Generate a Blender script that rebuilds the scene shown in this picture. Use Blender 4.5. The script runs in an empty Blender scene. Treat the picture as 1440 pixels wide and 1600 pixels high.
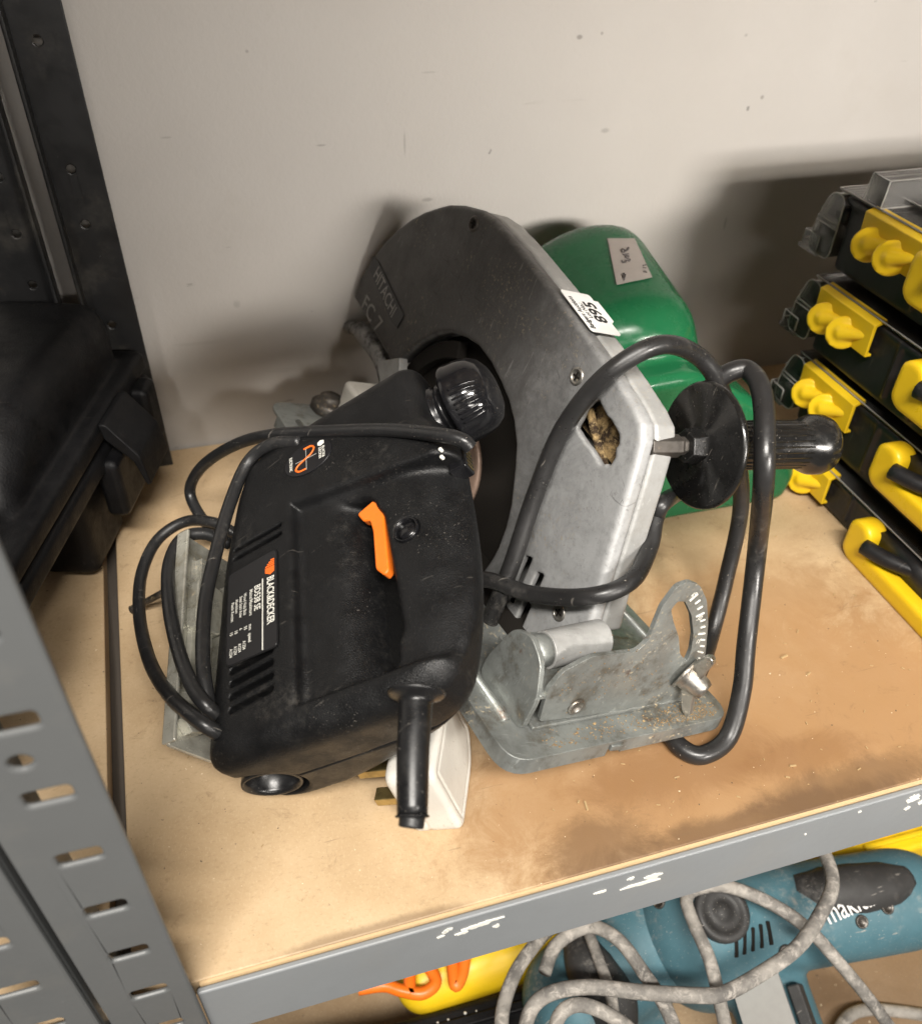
import bpy, bmesh, math, random
import numpy as np
from mathutils import Vector, Matrix
from mathutils.geometry import tessellate_polygon, delaunay_2d_cdt
random.seed(7); rng = np.random.default_rng(7)
SC = bpy.context.scene
COL = SC.collection
S = 0.38            # one design unit (camera height above the shelf) in metres

# ------------------------------------------------------------------ camera
FPX = 1340.0
def _n(v): v = np.asarray(v, float); return v/np.linalg.norm(v)
_down = _n([-40., 1620., FPX]); _x = np.array([5670., -970., FPX]); _x = _n(_x-_down*_x.dot(_down))
_z = -_down; _y = np.cross(_z, _x); RB = np.stack([_x, _y, _z])      # camera axes (right, down, forward) -> room axes
CAM = np.array([0., 0., 1.])
cd = bpy.data.cameras.new('camera'); cam = bpy.data.objects.new('camera', cd); COL.objects.link(cam)
r_, d_, f_ = RB[:, 0], RB[:, 1], RB[:, 2]
M = Matrix(((r_[0], -d_[0], -f_[0], CAM[0]*S), (r_[1], -d_[1], -f_[1], CAM[1]*S), (r_[2], -d_[2], -f_[2], CAM[2]*S), (0, 0, 0, 1)))
cam.matrix_world = M
cd.sensor_fit = 'VERTICAL'; cd.sensor_height = 24.0; cd.lens = 24.0*FPX/1600.0
cd.clip_start = 0.01; cd.clip_end = 50
cd.dof.use_dof = True; cd.dof.focus_distance = 1.12*S; cd.dof.aperture_fstop = cd.lens/3.0
SC.camera = cam

# ------------------------------------------------------------------ light
world = bpy.data.worlds.new('World'); SC.world = world; world.use_nodes = True
bg = world.node_tree.nodes['Background']; bg.inputs[0].default_value = (1.0, 0.97, 0.94, 1); bg.inputs[1].default_value = 0.035
def area(name, loc, target, sx, sy, power, col):
    l = bpy.data.lights.new(name, 'AREA'); l.shape = 'RECTANGLE'; l.size = sx*S; l.size_y = sy*S; l.energy = power; l.color = col
    o = bpy.data.objects.new(name, l); COL.objects.link(o); o.location = Vector(loc)*S
    o.rotation_euler = (Vector(target)-Vector(loc)).to_track_quat('-Z', 'Y').to_euler()
    return o
area('ceiling_tube_over_aisle', (-.3, -1.6, 3.6), (0.45, 0.5, 0), 2.4, 0.4, 35, (1.0, 0.95, 0.88))
area('aisle_spot_right', (1.55, -1.75, 1.27), (1.15, 1.49, .40), 1.0, 0.36, 1.62, (1.0, 0.94, 0.87)).data.spread = math.radians(60)
area('fill_lamp_front', (0.1, -6.0, 2.5), (0.6, 1.2, 0.3), 3.0, 0.4, 9.5, (1.0, 0.94, 0.87))  # added fill lamp, lifts the wall shadow beside the organiser stack
SC.view_settings.view_transform = 'Standard'; SC.view_settings.look = 'None'; SC.view_settings.gamma = 1
SC.view_settings.exposure = 0.55
SC.cycles.transparent_max_bounces = 40

# ------------------------------------------------------------------ pixel rays (1440 x 1600 photograph) onto planes of the room
def ray(px, py): return RB @ np.array([(px-720.)/FPX, (py-800.)/FPX, 1.])
def onplane(p, P0, N):
    d = ray(p[0], p[1]); return CAM + d*((np.asarray(P0)-CAM).dot(N)/d.dot(N))
def onz(px, py, z): return onplane((px, py), (0, 0, z), np.array([0, 0, 1.]))
def ony(px, py, y): return onplane((px, py), (0, y, 0), np.array([0, 1., 0]))
def onx(px, py, x): return onplane((px, py), (x, 0, 0), np.array([1., 0, 0]))

class Fr:
    """a local frame: origin and three axes"""
    def __init__(s, o, x, y, z): s.o = np.asarray(o, float); s.A = np.stack([_n(x), _n(y), _n(z)])
    def g(s, l): return s.o + np.asarray(l, float) @ s.A
    def l(s, P): return (np.asarray(P, float)-s.o) @ s.A.T
    def pix(s, p, axis, v):
        N = s.A[axis]; return s.l(onplane(p, s.o+N*v, N))
ROOM = Fr((0, 0, 0), (1, 0, 0), (0, 1, 0), (0, 0, 1))
def yawed(o, deg): a = math.radians(deg); return Fr(o, (math.cos(a), math.sin(a), 0), (-math.sin(a), math.cos(a), 0), (0, 0, 1))

# ------------------------------------------------------------------ objects
ORG = {}
def props(o, label=None, cat=None, group=None, kind=None):
    if label: o['label'] = label
    if cat: o['category'] = cat
    if group: o['group'] = group
    if kind: o['kind'] = kind
    return o
def thing(name, label, cat, loc, group=None):
    o = bpy.data.objects.new(name, None); COL.objects.link(o); o.empty_display_size = 0.02
    o.location = Vector(loc)*S; ORG[o.name] = np.asarray(loc, float)
    return props(o, label, cat, group)
def mk(name, geo, mat, parent=None, smooth=False, bevel=0, seg=2, loc=None):
    V, F = geo; V = np.asarray(V, float)
    if parent is not None: org = ORG[parent.name]
    else: org = np.asarray(loc, float) if loc is not None else np.array([V[:, 0].mean(), V[:, 1].mean(), V[:, 2].min()])
    me = bpy.data.meshes.new(name)
    me.from_pydata(((V-org)*S).tolist(), [], [list(map(int, f)) for f in F])
    if smooth: me.polygons.foreach_set('use_smooth', [True]*len(me.polygons))
    me.materials.append(mat); me.update()
    o = bpy.data.objects.new(name, me); COL.objects.link(o); ORG[o.name] = org
    if parent is not None: o.parent = parent
    else: o.location = Vector(org)*S
    if bevel:
        m = o.modifiers.new('bevel', 'BEVEL'); m.width = bevel*S; m.segments = seg; m.limit_method = 'ANGLE'; m.angle_limit = math.radians(38)
        me.polygons.foreach_set('use_smooth', [True]*len(me.polygons))
        m.harden_normals = True
    return o
def cat_geo(*gs):
    V = []; F = []; n = 0
    for v, f in gs:
        V.append(np.asarray(v, float)); F += [[i+n for i in q] for q in f]; n += len(v)
    return np.concatenate(V), F
def box(lo, hi, fr=ROOM, taper=0):
    x0, y0, z0 = lo; x1, y1, z1 = hi; t = taper
    L = [(x0, y0, z0), (x1, y0, z0), (x1, y1, z0), (x0, y1, z0), (x0+t, y0+t, z1), (x1-t, y0+t, z1), (x1-t, y1-t, z1), (x0+t, y1-t, z1)]
    return fr.g(L), [(3, 2, 1, 0), (4, 5, 6, 7), (0, 1, 5, 4), (1, 2, 6, 5), (2, 3, 7, 6), (3, 0, 4, 7)]
def _perp(a):
    a = _n(a); h = np.array([0, 0, 1.]) if abs(a[2]) < .9 else np.array([1., 0, 0]); u = _n(np.cross(h, a)); return u, np.cross(a, u)
def lathe(o, a, prof, n=32, up=None, ribs=0, ribd=0):
    """prof: list of (distance along a, radius)"""
    a = _n(a); u, v = _perp(a)
    if up is not None: u = _n(np.asarray(up)-a*np.dot(up, a)); v = np.cross(a, u)
    V = []; F = []
    for h, r in prof:
        for i in range(n):
            t = 2*math.pi*i/n; rr = r*(1-ribd*(0.5+0.5*math.cos(ribs*t))) if ribs else r
            V.append(np.asarray(o)+a*h+(u*math.cos(t)+v*math.sin(t))*rr)
    for k in range(len(prof)-1):
        for i in range(n):
            j = (i+1) % n; F.append((k*n+i, k*n+j, (k+1)*n+j, (k+1)*n+i))
    if prof[0][1] > 1e-6: F.append(tuple(range(n-1, -1, -1)))
    if prof[-1][1] > 1e-6: F.append(tuple((len(prof)-1)*n+i for i in range(n)))
    return np.array(V), F
def cyl(a, b, r, n=24): 
    a = np.asarray(a, float); b = np.asarray(b, float); return lathe(a, b-a, [(0, r), (np.linalg.norm(b-a), r)], n)
def spline(pts, k=8):
    P = np.asarray(pts, float); P = np.vstack([2*P[0]-P[1], P, 2*P[-1]-P[-2]]); out = []
    for i in range(1, len(P)-2):
        p0, p1, p2, p3 = P[i-1:i+3]
        for t in np.arange(k)/k:
            out.append(.5*((2*p1)+(-p0+p2)*t+(2*p0-5*p1+4*p2-p3)*t*t+(-p0+3*p1-3*p2+p3)*t**3))
    out.append(P[-2]); return np.array(out)
def tube(pts, r, n=14, k=8, smooth=True):
    P = spline(pts, k) if k > 1 else np.asarray(pts, float)
    R = np.interp(np.linspace(0, 1, len(P)), np.linspace(0, 1, len(r)), r) if hasattr(r, '__len__') else np.full(len(P), r)
    T = np.gradient(P, axis=0); T /= np.linalg.norm(T, axis=1)[:, None]+1e-12
    u, _ = _perp(T[0]); V = []; F = []
    for i in range(len(P)):
        u = _n(u-T[i]*u.dot(T[i])); v = np.cross(T[i], u)
        for j in range(n):
            t = 2*math.pi*j/n; V.append(P[i]+(u*math.cos(t)+v*math.sin(t))*R[i])
    for i in range(len(P)-1):
        for j in range(n):
            q = (j+1) % n; F.append((i*n+j, i*n+q, (i+1)*n+q, (i+1)*n+j))
    F.append(tuple(range(n-1, -1, -1))); F.append(tuple((len(P)-1)*n+i for i in range(n)))
    return np.array(V), F
def prism(loops, t0, t1, fr, order=(0, 1, 2)):
    """2-D loops (outer, holes...) in two axes of fr, extruded along the third; order = which local axis gets u, v, t"""
    pts = [p for l in loops for p in l]
    if len(loops) == 1: tri = tessellate_polygon([[Vector((p[0], p[1], 0)) for p in loops[0]]])
    else:
        ed = []; k = 0
        for l in loops: m = len(l); ed += [(k+i, k+(i+1) % m) for i in range(m)]; k += m
        vo, _, fo, ov, _, _ = delaunay_2d_cdt([Vector(p) for p in pts], ed, [], 1, 1e-7)
        back = [o[0] if o else -1 for o in ov]; cen = np.array([np.mean([pts[back[i]] for i in f], 0) for f in fo])
        keep = np.ones(len(fo), bool)
        for l in loops[1:]: keep &= poly_sdf(cen, l) > 0
        keep &= poly_sdf(cen, loops[0]) < 0
        tri = [tuple(back[i] for i in f) for f, k_ in zip(fo, keep) if k_]
    n = len(pts)
    def loc(p, t):
        q = [0, 0, 0]; q[order[0]] = p[0]; q[order[1]] = p[1]; q[order[2]] = t; return q
    V = [loc(p, t0) for p in pts]+[loc(p, t1) for p in pts]; F = []
    for a, b, c in tri: F.append((a, b, c)); F.append((c+n, b+n, a+n))
    k = 0
    for l in loops:
        m = len(l)
        for i in range(m):
            a = k+i; b = k+(i+1) % m; F.append((b, a, a+n, b+n))
        k += m
    me = bpy.data.meshes.new('t'); me.from_pydata(fr.g(V).tolist(), [], F)
    bm = bmesh.new(); bm.from_mesh(me); bmesh.ops.recalc_face_normals(bm, faces=bm.faces)
    bmesh.ops.dissolve_limit(bm, angle_limit=0.005, verts=bm.verts, edges=bm.edges) if len(loops) == 1 else None
    bm.verts.index_update()
    V = np.array([v.co[:] for v in bm.verts]); F = [[v.index for v in f.verts] for f in bm.faces]
    bm.free(); bpy.data.meshes.remove(me)
    return V, F
def rrect(x0, y0, x1, y1, r, n=4):
    out = []
    for cx, cy, a in ((x1-r, y1-r, 0), (x0+r, y1-r, 90), (x0+r, y0+r, 180), (x1-r, y0+r, 270)):
        for i in range(n+1):
            t = math.radians(a+90*i/n); out.append((cx+r*math.cos(t), cy+r*math.sin(t)))
    return out
def circ2(cx, cy, r, n=20): return [(cx+r*math.cos(2*math.pi*i/n), cy+r*math.sin(2*math.pi*i/n)) for i in range(n)]
def roundpoly(pts, r, n=4):
    P = [np.asarray(p, float) for p in pts]; out = []; m = len(P)
    for i in range(m):
        a, b, c = P[i-1], P[i], P[(i+1) % m]; u = a-b; v = c-b; lu = np.linalg.norm(u); lv = np.linalg.norm(v); u /= lu; v /= lv
        d = min(r, .45*lu, .45*lv)
        for k in range(n+1):
            t = k/n; out.append(tuple((1-t)**2*(b+u*d)+2*t*(1-t)*b+t*t*(b+v*d)))
    return out

# ---- solids from distance functions (smooth moulded and cast shapes)
def poly_sdf(P, poly):
    poly = np.asarray(poly, float); A = poly; Bq = np.roll(poly, -1, 0)
    d = np.full(len(P), 1e9); ins = np.zeros(len(P), bool)
    for a, b in zip(A, Bq):
        e = b-a; w = P-a; t = np.clip((w@e)/(e@e), 0, 1); q = w-t[:, None]*e
        d = np.minimum(d, (q*q).sum(1))
        c = ((a[1] <= P[:, 1]) & (b[1] > P[:, 1])) | ((b[1] <= P[:, 1]) & (a[1] > P[:, 1]))
        with np.errstate(divide='ignore', invalid='ignore'):
            xi = a[0]+(P[:, 1]-a[1])*e[0]/e[1]
        ins ^= c & (P[:, 0] < xi)
    d = np.sqrt(d); return np.where(ins, -d, d)
def extr(d2, t, t0, t1, r):
    """extruded 2-D distance with edges rounded by r"""
    dt = np.abs(t-(t0+t1)/2)-(t1-t0)/2
    a = d2+r; b = dt+r
    return np.minimum(np.maximum(a, b), 0)+np.hypot(np.maximum(a, 0), np.maximum(b, 0))-r
def rbox(P, lo, hi, r):
    lo = np.asarray(lo); hi = np.asarray(hi); q = np.abs(P-(lo+hi)/2)-(hi-lo)/2+r
    return np.minimum(q.max(1), 0)+np.linalg.norm(np.maximum(q, 0), axis=1)-r
def caps(P, a, b, r):
    a = np.asarray(a, float); b = np.asarray(b, float); e = b-a; t = np.clip(((P-a)@e)/(e@e), 0, 1)
    return np.linalg.norm(P-a-t[:, None]*e, axis=1)-r
def smin(a, b, k): h = np.maximum(k-np.abs(a-b), 0)/k; return np.minimum(a, b)-h*h*k/4
def smax(a, b, k): return -smin(-a, -b, k)
def solid(f, lo, hi, h, fr):
    lo = np.asarray(lo, float); hi = np.asarray(hi, float); m = np.ceil((hi-lo)/h/4).astype(int); n = m*4
    C3 = np.stack(np.meshgrid(*[np.arange(k) for k in m], indexing='ij'), -1).reshape(-1, 3)
    fc = f(lo+h*(C3*4+1.5)); hot = np.abs(fc) < 4.6*h
    off = np.stack(np.meshgrid(*[np.arange(4)]*3, indexing='ij'), -1).reshape(-1, 3)
    V = np.repeat(np.repeat(np.repeat(fc.reshape(m), 4, 0), 4, 1), 4, 2)
    G = (C3[hot][:, None]*4+off[None]).reshape(-1, 3)
    V[tuple(G.T)] = f(lo+h*G); I = V < 0
    cs = [(a, b, c) for a in (0, 1) for b in (0, 1) for c in (0, 1)]
    sl = lambda c: tuple(slice(c[i], n[i]-1+c[i]) for i in range(3))
    cnt = sum(I[sl(c)].astype(int) for c in cs); act = (cnt > 0) & (cnt < 8)
    idx = np.full(act.shape, -1); ids = np.argwhere(act); idx[act] = np.arange(len(ids))
    acc = np.zeros((len(ids), 3)); num = np.zeros(len(ids))
    for i, a in enumerate(cs):
        for b in cs[i+1:]:
            if sum(abs(a[k]-b[k]) for k in range(3)) != 1: continue
            va = V[sl(a)][act]; vb = V[sl(b)][act]; m = (va < 0) != (vb < 0)
            t = np.where(m, va/(va-vb+1e-20), 0)
            p = np.asarray(a)+t[:, None]*(np.asarray(b)-np.asarray(a)); acc += p*m[:, None]; num += m
    Q = lo+h*(ids+acc/num[:, None])
    for _ in range(2):
        e = h*.05; g = np.stack([(f(Q+np.eye(3)[k]*e)-f(Q-np.eye(3)[k]*e))/(2*e) for k in range(3)], 1)
        stp = -f(Q)[:, None]*g/np.maximum((g*g).sum(1), .2)[:, None]; L = np.linalg.norm(stp, axis=1)[:, None]
        Q = Q+stp*np.minimum(1, .4*h/np.maximum(L, 1e-9))
    F = []
    for k in range(3):
        u, v = (k+1) % 3, (k+2) % 3
        s0 = [slice(None)]*3; s1 = [slice(None)]*3; s0[k] = slice(0, n[k]-1); s1[k] = slice(1, n[k])
        for q in (u, v):
            s0[q] = slice(1, n[q]-1); s1[q] = slice(1, n[q]-1)
        A = I[tuple(s0)]; Bm = I[tuple(s1)]; E = np.argwhere(A != Bm)
        if not len(E): continue
        up = A[tuple(E.T)]; E = E.copy(); E[:, u] += 1; E[:, v] += 1
        def ix(du, dv):
            G = E.copy(); G[:, u] += du; G[:, v] += dv; return idx[tuple(G.T)]
        quad = np.stack([ix(-1, -1), ix(0, -1), ix(0, 0), ix(-1, 0)], 1)
        quad[~up] = quad[~up][:, ::-1]; F.append(quad)
    F = np.concatenate(F); F = F[(F >= 0).all(1)]
    return fr.g(Q), F

def text_geo(body, o, xd, yd, size, xs=1.0, bold=0.0, align='LEFT', lift=0.0):
    cu = bpy.data.curves.new('t', 'FONT'); cu.body = body; cu.size = 1; cu.align_x = align; cu.align_y = 'CENTER'; cu.offset = bold; cu.resolution_u = 3
    ob = bpy.data.objects.new('t', cu); COL.objects.link(ob)
    me = bpy.data.meshes.new_from_object(ob.evaluated_get(bpy.context.evaluated_depsgraph_get()))
    V = np.array([v.co[:] for v in me.vertices]) if len(me.vertices) else np.zeros((0, 3)); F = [list(p.vertices) for p in me.polygons]
    bpy.data.objects.remove(ob); bpy.data.curves.remove(cu); bpy.data.meshes.remove(me)
    xd = _n(xd); yd = np.asarray(yd, float); yd = _n(yd); z = _n(np.cross(xd, yd))
    return np.asarray(o)+V[:, :1]*size*xs*xd+V[:, 1:2]*size*yd+z*lift, F

# ------------------------------------------------------------------ materials
class NT:
    def __init__(s, name):
        s.m = bpy.data.materials.new(name); s.m.use_nodes = True; s.t = s.m.node_tree; s.N = s.t.nodes; s.b = s.N['Principled BSDF']
        s.co = s.N.new('ShaderNodeTexCoord').outputs['Object']
    def link(s, a, b): s.t.links.new(a, b)
    def noise(s, scale, detail=4, rough=.6, vec=None, dist=0, stretch=None):
        n = s.N.new('ShaderNodeTexNoise'); n.inputs['Scale'].default_value = scale; n.inputs['Detail'].default_value = detail
        n.inputs['Roughness'].default_value = rough; n.inputs['Distortion'].default_value = dist
        src = vec or s.co
        if stretch:
            mp = s.N.new('ShaderNodeMapping'); mp.inputs['Scale'].default_value = stretch[:3]
            if len(stretch) > 3: mp.inputs['Rotation'].default_value = stretch[3]
            s.link(src, mp.inputs[0]); src = mp.outputs[0]
        s.link(src, n.inputs['Vector']); return n.outputs['Fac']
    def ramp(s, fac, a, b, lo=0., hi=1.):
        n = s.N.new('ShaderNodeMapRange'); n.clamp = True; n.interpolation_type = 'SMOOTHSTEP'
        n.inputs[1].default_value = a; n.inputs[2].default_value = b; n.inputs[3].default_value = lo; n.inputs[4].default_value = hi
        s.link(fac, n.inputs[0]); return n.outputs[0]
    def math(s, op, a, b):
        n = s.N.new('ShaderNodeMath'); n.operation = op; n.use_clamp = True
        for i, v in enumerate((a, b)):
            if isinstance(v, (int, float)): n.inputs[i].default_value = v
            else: s.link(v, n.inputs[i])
        return n.outputs[0]
    def mix(s, fac, a, b):
        n = s.N.new('ShaderNodeMix'); n.data_type = 'RGBA'
        if isinstance(fac, (int, float)): n.inputs[0].default_value = fac
        else: s.link(fac, n.inputs[0])
        for i, v in ((6, a), (7, b)):
            if isinstance(v, tuple): n.inputs[i].default_value = (*v, 1)
            else: s.link(v, n.inputs[i])
        return n.outputs[2]
    def mask(s, P, rx, ry, edge=.42, wall=False):
        """a blotch of its own outline around room point P (design units)"""
        geo = s.N.new('ShaderNodeNewGeometry'); mp = s.N.new('ShaderNodeMapping')
        k = 2 if wall else 1; lc = [-P[0]/rx, 0, 0]; lc[k] = -P[k]/ry; sc_ = [1/(rx*S), 0, 0]; sc_[k] = 1/(ry*S)
        mp.inputs['Location'].default_value = lc; mp.inputs['Scale'].default_value = sc_
        s.link(geo.outputs['Position'], mp.inputs[0])
        ln = s.N.new('ShaderNodeVectorMath'); ln.operation = 'LENGTH'; s.link(mp.outputs[0], ln.inputs[0])
        nz = s.noise(34, 9, .78, dist=.5); sm = s.N.new('ShaderNodeMath'); sm.operation = 'MULTIPLY_ADD'; s.link(nz, sm.inputs[0]); sm.inputs[1].default_value = 1.9; sm.inputs[2].default_value = -.95
        ad = s.N.new('ShaderNodeMath'); ad.operation = 'ADD'; s.link(ln.outputs['Value'], ad.inputs[0]); s.link(sm.outputs[0], ad.inputs[1])
        return s.ramp(ad.outputs[0], 1-edge, 1+edge, 1, 0)
    def edge(s, a=.52, b=.62):
        g = s.N.new('ShaderNodeNewGeometry'); return s.ramp(g.outputs['Pointiness'], a, b)
    def fin(s, col, rough=.5, metal=0., bump=None, bstr=.3, bdist=.0005, spec=.5, coat=0):
        for k, v in (('Base Color', col), ('Roughness', rough), ('Metallic', metal)):
            if isinstance(v, tuple): s.b.inputs[k].default_value = (*v, 1)
            elif isinstance(v, (int, float)): s.b.inputs[k].default_value = v
            else: s.link(v, s.b.inputs[k])
        s.b.inputs['Specular IOR Level'].default_value = spec
        if coat: s.b.inputs['Coat Weight'].default_value = coat; s.b.inputs['Coat Roughness'].default_value = .15
        if bump is not None:
            n = s.N.new('ShaderNodeBump'); n.inputs['Strength'].default_value = bstr; n.inputs['Distance'].default_value = bdist
            s.link(bump, n.inputs['Height']); s.link(n.outputs[0], s.b.inputs['Normal'])
        return s.m
def plastic(name, col, rough=.4, dust=(.35, .32, .28), damt=.35, grain=1500, gstr=.12, spec=.5, speck=.70, var=.25):
    t = NT(name)
    blot = t.noise(38, 5, .65); spk = t.noise(1150, 2, .5); fine = t.noise(grain, 2, .5)
    c = t.mix(t.ramp(blot, .3, .75, 0, var), col, tuple(min(1, x*1.6+.012) for x in col))
    film = t.math('MULTIPLY', t.ramp(t.noise(22, 7, .7), .5, .75), t.ramp(t.noise(260, 4, .7), .42, .7))
    c = t.mix(t.math('MULTIPLY', film, damt*.55), c, dust)
    sp = t.math('MULTIPLY', t.ramp(spk, speck, speck+.05), t.ramp(t.noise(15, 4), .42, .62))
    c = t.mix(t.math('MULTIPLY', sp, damt*1.6), c, tuple(min(1, x*1.5) for x in dust))
    scr = t.ramp(t.noise(60, 3, .5, stretch=(1, 9, 1, (0.3, .5, .7))), .70, .73)
    c = t.mix(t.math('MULTIPLY', scr, damt*.5), c, dust)
    r = t.ramp(t.noise(55, 5, .7), .3, .75, max(.05, rough-.1), min(1, rough+.18))
    return t.fin(c, r, 0, fine, gstr, .0004, spec)
def metal(name, col, dirt, rough=.38, metallic=.9, damt=.6, rust=0.0, scale=1.0, bump=.25):
    t = NT(name)
    c = t.mix(t.ramp(t.noise(35*scale, 6, .7), .35, .7), col, tuple(x*.62 for x in col))
    c = t.mix(t.math('MULTIPLY', t.ramp(t.noise(70*scale, 6, .72), .5, .68), damt), c, dirt)
    dust = t.math('MULTIPLY', t.ramp(t.noise(420, 4, .7), .55, .68), t.ramp(t.noise(24, 5, .7), .46, .66))
    c = t.mix(t.math('MULTIPLY', dust, .75), c, (.52, .40, .22))
    if rust: c = t.mix(t.math('MULTIPLY', t.ramp(t.noise(48, 7, .75, dist=.4), .60, .72), rust), c, (.13, .055, .022))
    scr = t.ramp(t.noise(90, 3, .55, stretch=(1, 14, 2, (.4, .2, .9))), .66, .70)
    c = t.mix(t.math('MULTIPLY', scr, .5), c, tuple(min(1, x*1.5) for x in col))
    mt = t.math('MULTIPLY', t.ramp(dust, .1, .5, 1, 0), metallic)
    r = t.ramp(t.noise(60, 6, .7), .3, .75, rough-.12, rough+.25)
    return t.fin(c, r, mt, t.noise(300, 5, .7), bump, .0006)
def flat(name, col, rough=.5, spec=.4): 
    t = NT(name); n = t.noise(180, 4); return t.fin(t.mix(t.ramp(n, .3, .8, 0, .25), col, tuple(x*.7 for x in col)), rough, 0, None, spec=spec)
MT = {}
MT['jig'] = plastic('black_textured_plastic', (.0042, .0043, .0047), .42, damt=.17, gstr=.6, grain=1700, spec=.34, speck=.67)
MT['boot'] = plastic('satin_black_rubber', (.007, .007, .0075), .30, damt=.28, gstr=.05, spec=.5)
MT['gloss'] = plastic('glossy_black_plastic', (.006, .006, .007), .16, damt=.22, gstr=.03, spec=.55)
MT['grip'] = plastic('worn_black_bakelite', (.007, .0068, .0066), .20, damt=.38, gstr=.05, spec=.55, speck=.68)
MT['case'] = plastic('black_case_plastic', (.0025, .0025, .003), .52, damt=.05, gstr=.45, grain=900, spec=.25)
MT['tray'] = plastic('black_tray_plastic', (.010, .010, .011), .42, damt=.15, gstr=.05, spec=.4)
MT['cord'] = plastic('black_rubber_cord', (.013, .013, .0135), .36, damt=.6, gstr=.12, grain=1200, spec=.5)
MT['saw_cord'] = plastic('worn_black_rubber_cord', (.016, .0155, .0155), .34, damt=.5, gstr=.12, grain=1200, spec=.5, speck=.71)
def dusty_cord():
    t = NT('dusty_grey_cord')
    c = t.mix(t.ramp(t.noise(30, 6, .7), .35, .65), (.14, .132, .122), (.36, .335, .30))
    c = t.mix(t.math('MULTIPLY', t.ramp(t.noise(130, 6, .75, dist=.5), .48, .66), .8), c, (.52, .48, .43))
    c = t.mix(t.math('MULTIPLY', t.ramp(t.noise(60, 6, .75, dist=.4), .60, .70), .6), c, (.05, .047, .043))
    return t.fin(c, .75, 0, t.noise(420, 5, .7), .5, .0008, .3)
MT['greycord'] = dusty_cord()
MT['orange'] = plastic('orange_plastic', (.85, .17, .012), .38, damt=.12, gstr=.05)
MT['yellow'] = plastic('yellow_plastic', (.80, .52, .012), .36, damt=.12, gstr=.04, var=.1)
MT['green'] = plastic('green_plastic', (.010, .105, .040), .22, damt=.10, gstr=.03, spec=.32, var=.2)
MT['teal'] = plastic('teal_plastic', (.060, .140, .170), .55, dust=(.34, .33, .30), damt=2.2, gstr=.15, var=.3)
MT['rubber'] = plastic('dusty_dark_rubber', (.03, .029, .028), .6, dust=(.4, .37, .33), damt=.8, gstr=.3)
MT['white'] = plastic('white_plug_plastic', (.66, .63, .57), .38, dust=(.16, .12, .08), damt=.5, gstr=.04, speck=.66)
MT['brass'] = metal('dull_brass', (.52, .40, .17), (.20, .14, .06), .35, .9, .5)
MT['steel'] = metal('dirty_zinc_plate', (.30, .315, .30), (.15, .14, .115), .42, .55, .9, .8)
MT['chrome'] = metal('dirty_chromed_shoe', (.55, .54, .47), (.28, .25, .17), .30, .5, .6, .25)
MT['bolt'] = metal('worn_steel_bolt', (.50, .48, .44), (.16, .12, .08), .34, .9, .6, .5)
MT['bolt_black'] = metal('blackened_screw', (.10, .09, .08), (.05, .04, .03), .4, .6, .5, .3)
MT['blade'] = metal('sooty_rusty_blade', (.045, .032, .026), (.02, .012, .008), .6, .3, .8, .5)
MT['washer'] = metal('rusty_washer', (.34, .235, .18), (.16, .09, .06), .5, .3, .7, .5)
MT['dark'] = flat('opening_shade', (.012, .010, .008), .8, .2)  # near-black puts the darkness inside slots and the guard opening into the colour
MT['paper'] = flat('white_paper_sticker', (.80, .79, .77), .55)
MT['oldpaper'] = flat('old_paper_sticker', (.42, .38, .35), .7)
MT['ink'] = flat('black_ink', (.012, .012, .012), .6)
MT['inkgrey'] = flat('grey_ink', (.10, .09, .09), .7)
MT['print_white'] = flat('white_print', (.78, .77, .70), .5)
MT['print_orange'] = flat('orange_print', (.85, .16, .02), .5)
MT['plate'] = flat('matt_black_label', (.0075, .0075, .009), .34, .45)
MT['silver_print'] = flat('worn_silver_print', (.34, .33, .31), .5)
def cast(name, col, dirt, amt, lit_patch=None):
    t = NT(name)
    c = t.mix(t.ramp(t.noise(9, 4, .6), .3, .75), col, tuple(x*.82 for x in col))
    if lit_patch:
        P, rx, ry, lit_col = lit_patch; c = t.mix(t.mask(P, rx, ry, 1.1), c, lit_col)  # lighter patch paints the light on the guard's lower front into the colour
    c = t.mix(t.math('MULTIPLY', t.ramp(t.noise(150, 8, .8), .46, .74), amt*.5), c, dirt); c = t.mix(t.math('MULTIPLY', t.ramp(t.noise(26, 7, .75), .56, .78), amt*.45), c, dirt)
    for sr_, st, rot in ((55, (1, 16, 2), (.5, .1, .9)), (70, (14, 1, 2), (.2, .7, .3)), (38, (1, 2, 18), (.9, .3, .1))):
        c = t.mix(t.math('MULTIPLY', t.math('MULTIPLY', t.ramp(t.noise(sr_, 3, .5, stretch=(*st, rot), dist=.3), .655, .675), t.ramp(t.noise(12, 3), .45, .6)), .45), c, dirt)
    pit = t.ramp(t.noise(260, 4, .7), .60, .70); c = t.mix(t.math('MULTIPLY', pit, .4), c, tuple(min(1, x*1.7) for x in col))
    scr = t.ramp(t.noise(42, 4, .55, stretch=(1, 10, 1.5, (.8, .2, .4)), dist=.5), .665, .70); c = t.mix(t.math('MULTIPLY', scr, .35), c, (.30, .29, .28))
    c = t.mix(t.math('MULTIPLY', t.math('MULTIPLY', t.edge(.515, .56), t.ramp(t.noise(120, 4, .7), .35, .6)), .75), c, (.42, .42, .41))
    dust = t.math('MULTIPLY', t.ramp(t.noise(520, 4, .7), .56, .66), t.ramp(t.noise(20, 5, .7), .48, .66)); c = t.mix(t.math('MULTIPLY', dust, .55), c, (.42, .34, .22))
    r = t.ramp(t.noise(50, 6, .7), .3, .75, .36, .62)
    return t.fin(c, r, .25, t.noise(420, 5, .7), .25, .0005)
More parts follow.
